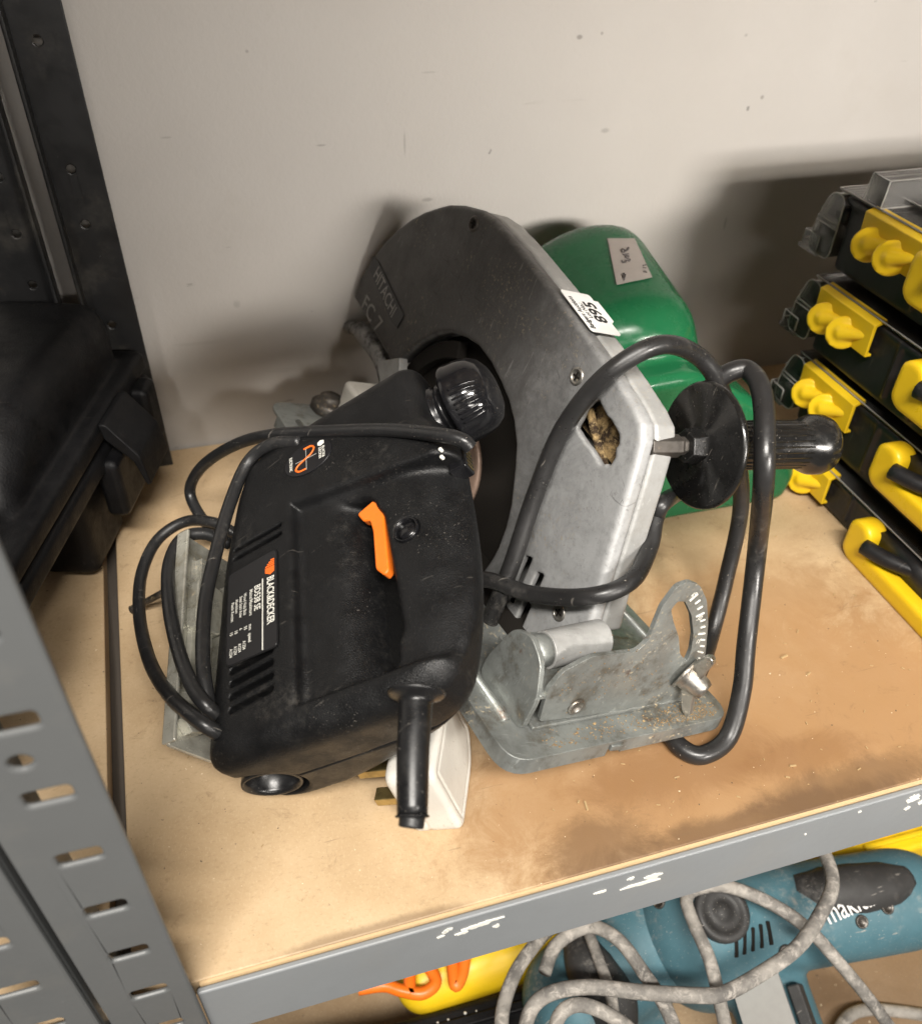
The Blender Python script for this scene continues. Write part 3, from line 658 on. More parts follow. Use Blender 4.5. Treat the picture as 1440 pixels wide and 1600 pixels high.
mk('guard_housing', solid(housing_f, (.018, *lo), (WR+.012, *hi), .0034, SF), MT['housing'], saw, smooth=True)
# bright chipped front bevel of the cover
fv = gp([(900, 700), (960, 610), (1003, 662), (1003, 690), (912, 985), (885, 990), (945, 800), (975, 690), (952, 640)])
# inner workings seen through the opening
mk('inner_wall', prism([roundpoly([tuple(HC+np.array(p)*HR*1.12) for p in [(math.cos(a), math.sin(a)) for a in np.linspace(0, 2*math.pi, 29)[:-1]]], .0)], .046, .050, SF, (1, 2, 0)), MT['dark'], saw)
teeth = []
for i in range(48):
    a = 2*math.pi*i/24/2; teeth += [tuple(HC+.225*np.array((math.cos(a), math.sin(a)))), tuple(HC+.214*np.array((math.cos(a+.08), math.sin(a+.08))))]
bl = mk('blade', prism([teeth], .034, .0375, SF, (1, 2, 0)), MT['dark'], saw)
mk('blade_washer', lathe(SF.g((.034, *HC)), -W_, [(0, .086), (.006, .086), (.008, .080), (.008, .022), (.018, .020), (.018, 0)], 40), MT['washer'], saw, True)
lg = [tuple(HC+r*np.array((math.cos(a), math.sin(a)))) for r, aa in ((.200, np.linspace(-2.0, 1.25, 30)), (.172, np.linspace(1.25, -2.0, 30))) for a in aa]
mk('lower_guard', prism([lg], .012, .030, SF, (1, 2, 0)), MT['dark'], saw, bevel=.002)
# front facet, screws, name plate
def facet(pts, w0, w1, mat, name, bev=.002): return mk(name, prism([gp(pts)], w0, w1, SF, (1, 2, 0)), MT[mat], saw, bevel=bev)
for px, m in (((740, 350), 'bolt_black'), ((901, 588), 'bolt'), ((873, 957), 'bolt')):
    q = SF.pix(px, 0, 0); sc = mk('screw', lathe(SF.g((.001, q[1], q[2])), -W_, [(0, .0125), (.0022, .0122), (.0036, .0095), (.0030, .0085), (.0016, .0078)], 20), MT[m], saw, True)
    mk('screw_slot', cat_geo(box((-.0021, q[1]-.006, q[2]-.0012), (-.0012, q[1]+.006, q[2]+.0012), SF), box((-.0021, q[1]-.0012, q[2]-.006), (-.0012, q[1]+.0012, q[2]+.006), SF)), MT['dark'], sc)
np_ = mk('name_plate', prism([roundpoly(gp([(583, 401), (592, 408), (632, 493), (621, 514), (611, 500), (578, 422)]), .003)], -.0016, .002, SF, (1, 2, 0)), MT['plate'], saw, bevel=.0006)
n0 = SF.pix((588, 424), 0, 0); n1 = SF.pix((616, 488), 0, 0); dv = SF.g(n1)-SF.g(n0); yv = np.cross(-W_, dv)
mk('lettering', text_geo('HITACHI', SF.g((-.0022, n0[1], n0[2])), dv, yv, .034, np.linalg.norm(dv)/.034/3.75, .01), MT['silver_print'], np_)
n2 = SF.pix((568, 470), 0, 0); n3 = SF.pix((598, 520), 0, 0); dv2 = SF.g(n3)-SF.g(n2)
mk('lettering', text_geo('FC 7', SF.g((-.0012, n2[1], n2[2])), dv2, np.cross(-W_, dv2), .042, np.linalg.norm(dv2)/.042/2.2, .006), MT['silver_print'], saw)
# lot sticker on the rim
L0 = np.array(gp([(864, 455)])[0]); L1 = np.array(gp([(914, 521)])[0]); ed = (L1-L0)/np.linalg.norm(L1-L0); nr = np.array([ed[1], -ed[0]])
if nr[1] < 0: nr = -nr
LF = Fr(SF.g((.006, *(L0+nr*.0030))), SF.g((0, *(-ed)))-SF.g((0, 0, 0)), -W_, U_*nr[1]+B_*nr[0])
Ln = np.linalg.norm(L1-L0)
lot = mk('lot_sticker', prism([rrect(-Ln, -.056, 0, -.002, .005, 4)], .0012, .0022, LF), MT['paper'], saw)
lot['label'] = 'white lot sticker printed 895'
def ltext(b, x, y, s, xs, bold): mk('lettering', text_geo(b, LF.g((x, y, .0028)), LF.A[0], LF.A[1], s, xs, bold), MT['ink'], lot)
ltext('Badgers Auctions', -Ln+.006, -.0095, .0125, (Ln-.012)/(.0125*7.9), .016)
ltext('Lot No.:', -Ln+.030, -.0205, .0115, .85, .016)
ltext('895', -Ln+.024, -.0395, .0295, 1.05, .024)
mk('sticker_tail', box((-Ln*.62, -.0665, -.010), (-Ln*.12, -.0555, .0012), LF), MT['paper'], lot, bevel=.001)
# base plate
UB = SF.pix((1135, 1120), 2, -.009)[2]
WL, WRt, BF, BK = -.160, .233, -.163, .672
bp = prism([roundpoly([(WL, BF), (WRt, BF), (WRt, BK), (WL, BK)], .035, 6)], UB-.006, UB, SF)
base = mk('base_plate', bp, MT['steel'], saw, bevel=.0015)
# turned-down edge, in two lengths as in the pressing
ep = roundpoly([(WL, BF), (WRt, BF), (WRt, BK), (WL, BK)], .035, 6)
def skirt2(path, d):
    V = []; F = []; n = len(path); c = np.array([(WL+WRt)/2, (BF+BK)/2])
    for i, p in enumerate(path):
        p = np.array(p); a = np.array(path[max(i-1, 0)]); b = np.array(path[min(i+1, n-1)]); t = _n(np.append(b-a, 0))[:2]; nn = np.array([-t[1], t[0]])
        if nn.dot(c-p) < 0: nn = -nn
        q = p+nn*.006; V += [(p[0], p[1], UB-.0008), (p[0]-nn[0]*.002, p[1]-nn[1]*.002, UB-d), (q[0], q[1], UB-d), (q[0], q[1], UB-.004)]
    for i in range(n-1):
        for k in range(4): a = 4*i+k; b = 4*i+(k+1) % 4; F.append((a, b, b+4, a+4))
    return SF.g(V), F+[(3, 2, 1, 0), tuple(4*(n-1)+k for k in range(4))]
cl = sorted([p for p in ep if p[0] < WL+.04 and p[1] < BF+.04], key=lambda p: p[0]-p[1]); cr_ = sorted([p for p in ep if p[0] > WRt-.04 and p[1] < BF+.04], key=lambda p: p[0]+p[1])
mk('base_skirt', cat_geo(skirt2([(WL, BK-.05), (WL, .2)]+cl+[(-.004, BF)], .022), skirt2([(.020, BF)]+cr_+[(WRt, .2), (WRt, BK-.05)], .020)), MT['steel'], base)
mk('skirt_tab', prism([[(.001, BF-.002), (.021, BF-.004), (.021, BF+.006), (.001, BF+.006)]], UB-.016, UB-.006, SF), MT['steel'], base, bevel=.002)
# stiffening ridge along the plate and blade well
mk('base_rib', cat_geo(tube([SF.g((WL+.030, BF+.06, UB)), SF.g((WL+.030, BK-.07, UB))], .0050, 8, 1), tube([SF.g((WRt-.025, BF+.10, UB)), SF.g((WRt-.025, BK-.07, UB))], .0050, 8, 1)), MT['steel'], base, True)
mk('blade_well', box((-.035, BF+.06, UB-.002), (.045, BK-.10, UB+.0008), SF), MT['dark'], base)
# bevel bracket: folded plate with quadrant
BQ = BF+.040
def bq(pts): return [tuple(SF.pix(p, 1, BQ)[[0, 2]]) for p in pts]
qo = bq([(842, 1128), (856, 1078), (880, 1050), (925, 1026), (995, 1018), (1012, 1002), (1034, 948), (1058, 916), (1078, 909), (1094, 916), (1104, 938), (1106, 975), (1102, 1018), (1096, 1060), (1080, 1088), (1052, 1100)])
qi = bq([(1048, 953), (1058, 940), (1070, 940), (1080, 962), (1083, 992), (1079, 1018), (1072, 1034), (1062, 1022), (1060, 995), (1052, 972)])
br = mk('bevel_bracket', prism([roundpoly(qo, .006, 3), roundpoly(qi, .004, 3)[::-1]], BQ, BQ+.006, SF, (0, 2, 1)), MT['steel'], saw, bevel=.0012)
marks = []
for i in range(13):
    t = i/12; P = spline([(1090, 928), (1100, 958), (1101, 990), (1098, 1020), (1090, 1050)], 6); p = P[int(t*(len(P)-1))]
    pr_ = SF.pix(p, 1, BQ-.0008); c_ = SF.pix((1010, 1000), 1, BQ); dr = np.array([pr_[0]-c_[0], pr_[2]-c_[2]]); dr /= np.linalg.norm(dr); ln = .013 if i % 3 == 0 else .008
    a0 = np.array([pr_[0], pr_[2]]); nn = np.array([-dr[1], dr[0]])*.0010
    marks.append(prism([[tuple(a0-dr*ln-nn), tuple(a0-nn), tuple(a0+nn), tuple(a0-dr*ln+nn)]], BQ-.0011, BQ+.001, SF, (0, 2, 1)))
mk('scale_marks', cat_geo(*marks), MT['print_white'], br)['kind'] = 'stuff'
for k, (px, s_) in enumerate((((1083, 930), '45'), ((1092, 966), '30'), ((1090, 1002), '15'), ((1086, 1034), '0'))):
    q = SF.pix(px, 1, BQ-.001); mk('scale_number', text_geo(s_, SF.g((q[0], BQ-.0012, q[2])), W_, U_, .011, .8, .01, 'CENTER'), MT['print_white'], br)
ft = [tuple(SF.pix(p, 2, UB)[:2]) for p in [(842, 1132), (1052, 1102)]]
fw0 = SF.pix((840, 1130), 1, BQ)[0]; fw1 = SF.pix((1056, 1100), 1, BQ)[0]
mk('bracket_foot', box((fw0-.006, BQ-.002, UB+.0005), (fw1+.01, BQ+.10, UB+.006), SF), MT['steel'], br, bevel=.002)
# left return wall of the bracket and the pivot barrel
bw = SF.pix((850, 1080), 1, BQ)[0]
h0 = SF.pix((846, 1016), 1, BQ+.05); h1 = SF.pix((938, 996), 1, BQ+.05)
ha = SF.g(h0); hb = SF.g(h1)
mk('bracket_cheek', prism([roundpoly([(BQ+.001, UB), (BQ+.001, h0[2]-.028), (BQ+.020, h0[2]+.012), (BQ+.05, h0[2]+.026), (BQ+.080, h0[2]+.012), (BQ+.10, UB+.03), (BQ+.10, UB)], .012)], bw-.004, bw+.004, SF, (1, 2, 0)), MT['steel'], br, bevel=.0015)
mk('pivot_barrel', cat_geo(cyl(ha+W_*.004, hb, .0235, 32), cyl(ha+W_*.044, ha+W_*.0460, .0243, 32)), MT['housing'], saw, True, bevel=.0015)
mk('pivot_bolt', lathe(ha-W_*.022, W_, [(0, 0), (.0005, .011), (.004, .018), (.010, .0205), (.03, .0205)], 28), MT['steel'], saw, True)
mk('bracket_roof', prism([[(BQ+.001, h0[2]-.030), (BQ+.001, h0[2]-.024), (BQ+.020, h0[2]-.016), (BQ+.10, h0[2]-.018), (BQ+.10, h0[2]-.026)]], bw, h1[0]+.02, SF, (1, 2, 0)), MT['steel'], br, bevel=.0015)
q = SF.pix((899, 1103), 1, BQ); mk('bracket_rivet', lathe(SF.g((q[0], BQ, q[2])), -B_, [(0, .0125), (.003, .0122), (.0042, .010), (.0036, .0075), (.001, .0065)], 22), MT['bolt'], br, True)
# wing nut
q = SF.pix((1068, 1050), 1, BQ); wn0 = SF.g((q[0], BQ, q[2])); ad = _n(-B_*.85+W_*.35-U_*.15)
wn = mk('wing_nut', cat_geo(lathe(wn0, ad, [(0, .024), (.004, .024), (.005, .0195), (.012, .0195), (.016, .0165), (.030, .0150), (.036, .0125), (.037, 0)], 24)), MT['bolt'], saw, True)
def wing(sg):
    u2 = _n(U_*.9+W_*-.2); o = wn0+ad*.014+u2*sg*.010; fr = Fr(o, u2*sg, ad, np.cross(u2*sg, ad)); return prism([roundpoly([(0, -.008), (.016, -.006), (.040, .004), (.046, .013), (.040, .018), (.016, .013), (0, .012)], .004)], -.0055, .0055, fr)
mk('nut_wing', wing(1), MT['bolt'], wn, bevel=.003); mk('nut_wing', wing(-1), MT['bolt'], wn, bevel=.003)
# side handle: hexagon stud, flange disc, grip
cor = SF.g(SF.pix((1003, 676), 0, 0)+np.array([WR, 0, 0]))
vd = _n(ray(1093, 700)); rd = _n(r_-vd*r_.dot(vd)); hd = _n(.775*rd+.63*vd-.01*d_)
dist = np.linalg.norm(cor-CAM)
H0 = CAM+_n(ray(1042, 697))*dist
mk('handle_stud', cat_geo(lathe(H0-hd*.03, hd, [(0, .0150), (.046, .0150), (.048, .012), (.075, .012)], 6)), MT['bolt_black'], saw, bevel=.002)
fd = H0+hd*.045
hn = mk('side_handle', lathe(fd, hd, [(0, 0), (0, .028), (.003, .030), (.003, .077), (.006, .0805), (.011, .0805), (.014, .077), (.015, .040), (.018, .033), (.06, .0305), (.165, .0315), (.178, .0375), (.186, .0405), (.200, .0405), (.2065, .0385), (.2115, .033), (.2125, .012), (.2125, 0)], 48), MT['grip'], saw, True)
gr = []
u1, v1 = _perp(hd)
for i in range(26):
    a = 2*math.pi*i/26; dr = u1*math.cos(a)+v1*math.sin(a)
    gr.append(tube([fd+hd*.030+dr*.0312, fd+hd*.10+dr*.0303, fd+hd*.166+dr*.0310], [.0012, .0022, .0012], 5, 3))
mk('grip_ribs', cat_geo(*gr), MT['grip'], hn, True)['kind'] = 'stuff'
mk('flange_boss', lathe(fd-hd*.020, hd, [(0, .022), (.018, .024), (.024, .026)], 6), MT['grip'], hn, bevel=.002)
# rear: riving arm, guard lever, black hoop
mk('guard_arm', cat_geo(tube([gq((541, 509), .02), gq((566, 516), .02)], .014, 8, 2), tube([gq((566, 516), .02), gq((598, 560), .02), gq((612, 606), .02)], .020, 8, 3)), MT['cover'], saw, True)
mk('guard_lug', prism([roundpoly(gp([(598, 566), (634, 560), (632, 606), (604, 606)]), .004)], -.012, .004, SF, (1, 2, 0)), MT['housing'], saw, bevel=.003)
mk('guard_lever', tube([gq((556, 488), .06), gq((533, 512), .06), (gq((527, 560), .06)), gq((536, 600), .06), gq((556, 640), .06)], .014, 10, 5), MT['gloss'], saw, True)
q = SF.pix((512, 642), 2, UB); kbp = SF.g((q[0], q[1], UB)); mk('base_knob', lathe(kbp, U_, [(0, .034), (.016, .033), (.020, .028), (.020, .022), (.030, .021), (.033, .016), (.0335, 0)], 20, ribs=5, ribd=.08), MT['bolt_black'], saw, True)
# power cord: three visible runs of one heavy cord
def gw(x, y, w): return gq((x, y), w)
E1 = [gw(728, 1075, -.06), gw(738, 1040, -.055), gw(768, 962, -.045), gw(800, 880, -.035), gw(835, 775, -.026), gw(878, 672, -.020), gw(945, 588, -.016), gw(1025, 540, .03), gw(1085, 553, .10), gw(1122, 600, .15)]
H1 = E1[-1]
E1 += [onz(1147, 690, H1[2]-.10), onz(1157, 790, .20), onz(1135, 900, .085), onz(1112, 990, .016), onz(1096, 1040, .013)]
hz = (H0+hd*.13)[2]
F1 = [onz(1096, 626, hz+.03), onz(1113, 603, hz+.055), onz(1140, 582, hz+.075), onz(1170, 580, hz+.08), onz(1191, 622, hz+.07), onz(1193, 740, hz+.01), onz(1182, 860, .22), onz(1166, 1000, .12), onz(1158, 1080, .068), onz(1137, 1152, .022), onz(1096, 1180, .0142), onz(1062, 1167, .0142), onz(1046, 1140, .0142), onz(1050, 1115, .0142)]
G1 = [gw(728, 896, -.075), gw(745, 906, -.06), gw(830, 928, -.035), gw(920, 932, -.025), gw(985, 908, .02), gw(1014, 856, .065), gw(1024, 808, .085), gw(1040, 782, .10), onz(1080, 760, .2)]
E1 = [np.array([.12, .98, .02]), np.array([.17, .86, .03]), np.array([.20, .76, .07])]+E1[1:]
G1 = [np.array([.10, 1.02, .045]), np.array([.16, .93, .06]), G1[0]+np.array([-.03, .03, -.10])]+G1[1:]
E1 += [onz(1078, 1075, .013), onz(1056, 1108, .0135)]
mk('power_cord', cat_geo(tube(E1, .0120, 16, 8), tube(F1, .0130, 16, 8), tube(G1, .0113, 16, 8)), MT['saw_cord'], saw, True)
# sawdust caught in the port and on the bracket
mk('port_floor', prism([gp([(880, 660), (940, 600), (985, 680), (950, 750)])], .030, .034, SF, (1, 2, 0)), MT['packed'], saw)
mk('port_rib', tube([gq((921, 640), .020), gq((933, 690), .020), gq((950, 745), .020)], .006, 8, 3), MT['packed'], saw, True)

# ================================================================== PLUGS
def plug(label, o, yd, zd, pins=True):
    """British plug lying down: o = middle of the body, yd = towards the cord end, zd = away from the pins"""
    yd = _n(yd); zd = _n(np.asarray(zd)-yd*np.dot(zd, yd)); xd = np.cross(yd, zd); fr = Fr(o, xd, yd, zd)
    t = thing('mains_plug', label, 'plug', (o[0], o[1], 0), 'white mains plugs')
    out = roundpoly([(-.060, -.065), (.060, -.065), (.060, .035), (.034, .075), (-.034, .075), (-.060, .035)], .018, 5)
    def f(P):
        d = poly_sdf(P[:, :2], out); b = extr(d, P[:, 2], -.030, .034, .008); b = np.maximum(b, -np.maximum(np.abs(poly_sdf(P[:, :2], out)+.014)-.0013, .0325-P[:, 2]))
        g = np.maximum(np.abs(P[:, 2]+.008)-.0014, -(d+.002)); return np.maximum(b, -g)
    mk('body', solid(f, (-.08, -.085, -.045), (.08, .095, .05), .0034, fr), MT['white'], t, smooth=True)
    for x, y, w, h, l in ((0, .028, .0095, .006, .062), (-.030, -.024, .007, .0095, .050), (.030, -.024, .007, .0095, .050)):
        mk('pin', box((x-w*1.0, y-h, -.030-l), (x+w*1.0, y+h, -.028), fr), MT['brass'], t, bevel=.0015)
    return t
pl0 = onz(672, 1190, .070)
plug('white mains plug on its edge with brass pins, behind the jigsaw strain relief', pl0, -_n(onz(700, 1120, .06)-onz(676, 1270, .06))*-1, _n(np.array([.95, .05, .30])))
pl1 = SF.g(SF.pix((598, 648), 2, UB+.036))
plug('cream mains plug lying on the saw base behind the jigsaw nose', pl1, _n(W_), _n(U_))

# ================================================================== GREEN TOOL HOUSING
grn = thing('tool_housing', 'glossy green plastic tool housing with an old paper sticker, behind the grey saw', 'tool housing', (.8, 1.15, 0))
GY0, GY1 = 1.085, 1.42
lowp = [tuple(ony(x, y, 1.03)[[0, 2]]) for x, y in [(1000, 600), (1085, 584), (1130, 602), (1190, 632), (1248, 738), (1222, 790), (1020, 820), (985, 700)]]
lowp = [(x, max(z, .002)) for x, z in lowp]; lowp = roundpoly(lowp, .02, 3)
def green_f(P):
    q = P.copy(); q[:, 2] = P[:, 2]-np.clip(P[:, 1]-1.10, 0, .3)*.20+np.clip(P[:, 1]-1.31, 0, 1)**2*3.0
    a = rbox(q, (.47, GY0, .02), (.775, GY1, .412), .072)
    a = smax(a, .66*(P[:, 0]-.775)+.75*(q[:, 2]-.412)+.050, .10); a = smax(a, -.66*(P[:, 0]-.47)+.75*(q[:, 2]-.412)+.085, .12)
    b = extr(poly_sdf(P[:, [0, 2]], lowp), P[:, 1], 1.03, 1.30, .018)
    f = smin(a, b, .012)
    for h in (GY0+.085,): f = np.maximum(f, -np.maximum(np.abs(P[:, 1]-h)-.0011, -(a+.003)))
    return f
mk('shell', solid(green_f, (.45, .98, -.01), (1.05, 1.46, .62), .006, ROOM), MT['green'], grn, smooth=True)
# sticker follows the curved top right shoulder
def march(f, pts, t0=.8, n=40):
    D = np.array([ray(*p) for p in pts]); L = np.linalg.norm(D, axis=1); t = np.full(len(D), t0)
    for _ in range(n): t = t+f(CAM+D*t[:, None])*.85/L
    Q = CAM+D*t[:, None]; e = .002
    G = np.stack([f(Q+np.eye(3)[k]*e)-f(Q-np.eye(3)[k]*e) for k in range(3)], 1); return Q, G/np.linalg.norm(G, axis=1)[:, None]
nu, nv = 12, 12; V = []; F = []
c4 = np.array([(948, 374), (990, 374), (1018, 435), (963, 447)], float)
grid = [tuple((c4[0]*(1-i/nu)+c4[1]*i/nu)*(1-k/nv)+(c4[3]*(1-i/nu)+c4[2]*i/nu)*k/nv) for i in range(nu+1) for k in range(nv+1)]
Q_, N_ = march(green_f, grid); V = Q_+N_*.0022
for i in range(nu):
    for k in range(nv): a = i*(nv+1)+k; F.append((a, a+nv+1, a+nv+2, a+1))
stk = mk('paper_sticker', (np.array(V), F), MT['oldpaper'], grn, smooth=True)
def stroke(pts, r=.0013):
    Q_, N_ = march(green_f, pts); return tube(Q_+N_*.0028, r, 5, 3)
hand = [[(981, 389), (979, 393), (975, 393), (972, 391)], [(980, 389), (976, 395), (971, 396), (970, 392)], [(981, 399), (972, 400)], [(982, 403), (977, 402), (976, 404), (979, 406), (981, 405)], [(983, 407), (982, 410), (978, 409), (976, 412), (972, 412), (971, 409)],
        [(1008, 416), (1003, 417)], [(1008, 421), (1003, 420)], [(1009, 428), (1006, 426), (1004, 427)], [(974, 429), (972, 434), (975, 438)], [(976, 431), (974, 440)]]
mk('handwriting', cat_geo(*[stroke(h) for h in hand]), MT['inkgrey'], stk, True)

# ================================================================== ORGANISER CASES
def organiser(deep):
    t = thing('organiser_case', 'x', 'organiser case', (.98, .9, 0), 'stacked organiser cases with clear lids')
    X0, X1, Y0, Y1 = .986, 1.62, .42, 1.135
    zz = (lambda z: z-.038) if deep else (lambda z: .002+z*.66)       # the bottom case of the stack is the shallow kind
    zb = -.046 if deep else .002
    def tray_f(P):
        b = rbox(P, (X0, Y0, zb), (X1, Y1, zz(.104)), .010)
        b = np.maximum(b, -rbox(P, (X0+.008, Y0+.01, zb+.012), (X1-.01, Y1-.008, .2), .006))
        for y0, y1 in ((.86, .875), (.93, .935)): b = smin(b, rbox(P, (X0-.010, y0, zb+.014), (X0+.01, y1, zz(.108)), .003), .004)
        b = smin(b, rbox(P, (X0-.004, Y0, zz(.100)), (X0+.01, Y1+.012, zz(.112)), .003), .004)
        return b
    mk('tray', solid(tray_f, (X0-.03, Y0-.02, zb-.012), (X1+.02, Y1+.03, .13), .0065, ROOM), MT['tray'], t, smooth=True)
    mk('tray_lug', cat_geo(box((X0-.006, Y1-.004, .030), (X0+.028, Y1+.028, .056))), MT['tray'], t, bevel=.008)
    for x in (1.12, 1.25, 1.38): mk('divider', box((x, Y0+.01, zb+.012), (x+.005, Y1-.01, zz(.095))), MT['tray'], t)
    for y in (.62, .80, .97): mk('divider', box((X0+.01, y, zb+.012), (X1-.01, y+.005, zz(.09))), MT['tray'], t)
    # clear lid with deep end wall
    zt = zz(.128); zl = zz(.1205)
    lid = [box((X0-.006, Y0, zl-.004), (X1, Y1+.028, zl)), box((X0+.05, Y0+.02, zt-.003), (X1-.02, Y1-.05, zt)), box((X0+.05, Y0+.02, zl-.001), (X0+.054, Y1-.05, zt)), box((X0+.05, Y1-.054, zl-.001), (X1-.02, Y1-.05, zt))]
    eo = roundpoly([(Y1+.004, zz(.004)), (Y1+.064, zz(.004)), (Y1+.062, zz(.050)), (Y1+.040, zz(.112)), (Y1+.004, zz(.112))], .018, 4)
    ei = roundpoly([(Y1+.007, zz(.007)), (Y1+.061, zz(.007)), (Y1+.059, zz(.049)), (Y1+.038, zz(.109)), (Y1+.007, zz(.109))], .016, 4)
    end = [prism([eo, ei[::-1]], X0-.006, X1-.02, ROOM, (1, 2, 0)), prism([eo], X0-.009, X0-.006, ROOM, (1, 2, 0)),
           box((X0-.012, Y1+.036, zz(.010)), (X0+.05, Y1+.076, zz(.034))), box((X0-.016, Y1+.030, zz(.002)), (X0+.05, Y1+.082, zz(.010))), box((X0-.014, Y1+.01, zz(.044)), (X0-.006, Y1+.036, zz(.052)))]
    ed = []; er = .0015  # added pale tubes paint the bright highlights along the clear edges
    for x in (X0-.0085, X0+.10): ed.append(tube([(x, a, b) for a, b in eo+eo[:1]], er, 6, 1))
    ed += [tube([(X0-.0085, y, zz(z)), (X0+.35, y, zz(z))], er, 6, 1) for y, z in ((Y1+.056, .080), (Y1+.062, .034), (Y1+.064, .012), (Y1+.018, .112))]
    ed += [tube([(X0-.0095, Y1+.006, zz(z)), (X0-.0095, Y1+.058, zz(z))], er, 6, 1) for z in (.058, .066)]
    za, zc = zz(.034), zz(.010)
    ed += [tube([(X0-.012, Y1+.036, za), (X0-.012, Y1+.076, za), (X0+.05, Y1+.076, za)], er, 6, 1), tube([(X0-.012, Y1+.036, zc), (X0-.012, Y1+.036, za)], er, 6, 1), tube([(X0-.012, Y1+.076, zc), (X0-.012, Y1+.076, za)], er, 6, 1),
           tube([(X0-.006, Y0, zl), (X0-.006, Y1+.028, zl), (X1, Y1+.028, zl)], er, 6, 1), tube([(X0+.05, Y0+.02, zt), (X0+.05, Y1-.05, zt), (X1-.02, Y1-.05, zt)], er, 6, 1)]
    mk('lid_edge_glints', cat_geo(*ed), MT['edge_glint'], t, True)['kind'] = 'stuff'
    mk('lid', cat_geo(*lid), MT['clear'], t, bevel=.0015); mk('lid_end', cat_geo(*end), MT['clear'], t, bevel=.001)
    # latch with two thumb lobes, yellow, at the back; a second one nearer the front
    def latch(y0, y1):
        pts = [(X0-.003, .018), (X0-.016, .018), (X0-.018, .076), (X0+.004, .084), (X0+.008, .078), (X0-.011, .072), (X0-.011, .023), (X0-.003, .023)]
        lt = mk('latch', prism([pts], y0, y1, ROOM, (0, 2, 1)), MT['yellow'], t, bevel=.0018)
        for k in (0, 1):
            yc = y0+(y1-y0)*(.66-.36*k)
            lobe = []
            def lf(P, yc=yc):
                c = np.array([X0-.025, yc+.012, .036]); n_ = _n([-.72, -.60, .30]); q = P-c; h = q@n_; rr = np.linalg.norm(q-h[:, None]*n_, axis=1)
                d = np.maximum(np.abs(h+.12*rr)-.0035, rr-.0250)-.002
                e = np.array([X0-.010, yc-.030, .050])-c; tt = np.clip((q@e)/(e@e), 0, 1); w = np.linalg.norm(q-tt[:, None]*e, axis=1)-(.013-.007*tt)
                return smin(d, w, .006)
            mk('thumb_lobe', solid(lf, (X0-.07, yc-.05, -.006), (X0+.02, yc+.05, .085), .0034, ROOM), MT['yellow'], lt, smooth=True)
    latch(.985, 1.132)
    # carry handle
    def hf(P):
        prof = roundpoly([(.40, -.002), (.868, -.002), (.885, .012), (.885, .070), (.868, .082), (.845, .082), (.832, .070), (.832, .046), (.822, .036), (.40, .036)], .012, 3)
        return extr(poly_sdf(P[:, 1:], prof), P[:, 0], X0-.044, X0-.004, .008)
    mk('handle', solid(hf, (X0-.056, .36, -.02), (X0+.01, .91, .10), .005, ROOM), MT['yellow'], t, smooth=True)
    mk('handle_pivot', cat_geo(tube([(X0-.046, .835, .052), (X0-.030, .79, .054), (X0+.005, .74, .056)], .014, 10, 3), box((X0-.02, .70, .03), (X0+.005, .84, .075))), MT['tray'], t, True)
    return t
org0 = organiser(False); org1 = organiser(True)
def copy_tree(o, parent=None):
    c = o.copy(); COL.objects.link(c); ORG[c.name] = ORG[o.name]
    if parent is not None: c.parent = parent
    for ch in list(o.children): copy_tree(ch, c)
    return c
orgs = [org0, org1]
for k in range(2, 4): orgs.append(copy_tree(org1))
ys = (0, .014, .022, .036); xs_ = (0, .008, .0, .006)
for k, (o, lbl) in enumerate(zip(orgs, ('bottom black organiser case of the stack, resting on the shelf board', 'second organiser case from the bottom, its latch just above the saw handle', 'third organiser case from the bottom, black with two yellow thumb lobes', 'topmost organiser case of the stack, clear lid fully showing'))):
    o.location = Vector((1.005+xs_[k], .9+ys[k], (.1465*k)))*S; o['label'] = lbl
for ch in orgs[3].children:
    if ch.name.startswith('latch'): ch.location.y -= .055*S
    if ch.name.startswith('handle'): ch.location.y += .045*S
tp_ = orgs[3]; ORG[tp_.name] = np.array([.98, .9, 0.])
# raised clear back rim, on show only on the topmost lid
zt = .0835
rimg = cat_geo(box((0.986, 1.098, zt), (1.60, 1.102, zt+.040)), box((0.986, 1.062, zt), (1.60, 1.066, zt+.040)), box((0.986, 1.0625, zt+.038), (1.60, 1.1015, zt+.042)), box((0.983, 1.062, zt), (0.987, 1.102, zt+.042)))
lr = mk('lid_rim', rimg, MT['clear'], tp_, bevel=.001)
mk('rim_edge_glints', cat_geo(*[tube(p, .0014, 6, 1) for p in ([(1.60, 1.102, zt+.042), (0.984, 1.102, zt+.042), (0.984, 1.062, zt+.042), (1.60, 1.062, zt+.042)], [(0.984, 1.062, zt+.042), (0.980, 1.060, zt)], [(0.984, 1.102, zt+.042), (0.980, 1.104, zt)], [(1.60, 1.060, zt), (0.980, 1.060, zt)])]), MT['edge_glint'], lr, True)  # added tubes, painted highlights on the rim edges

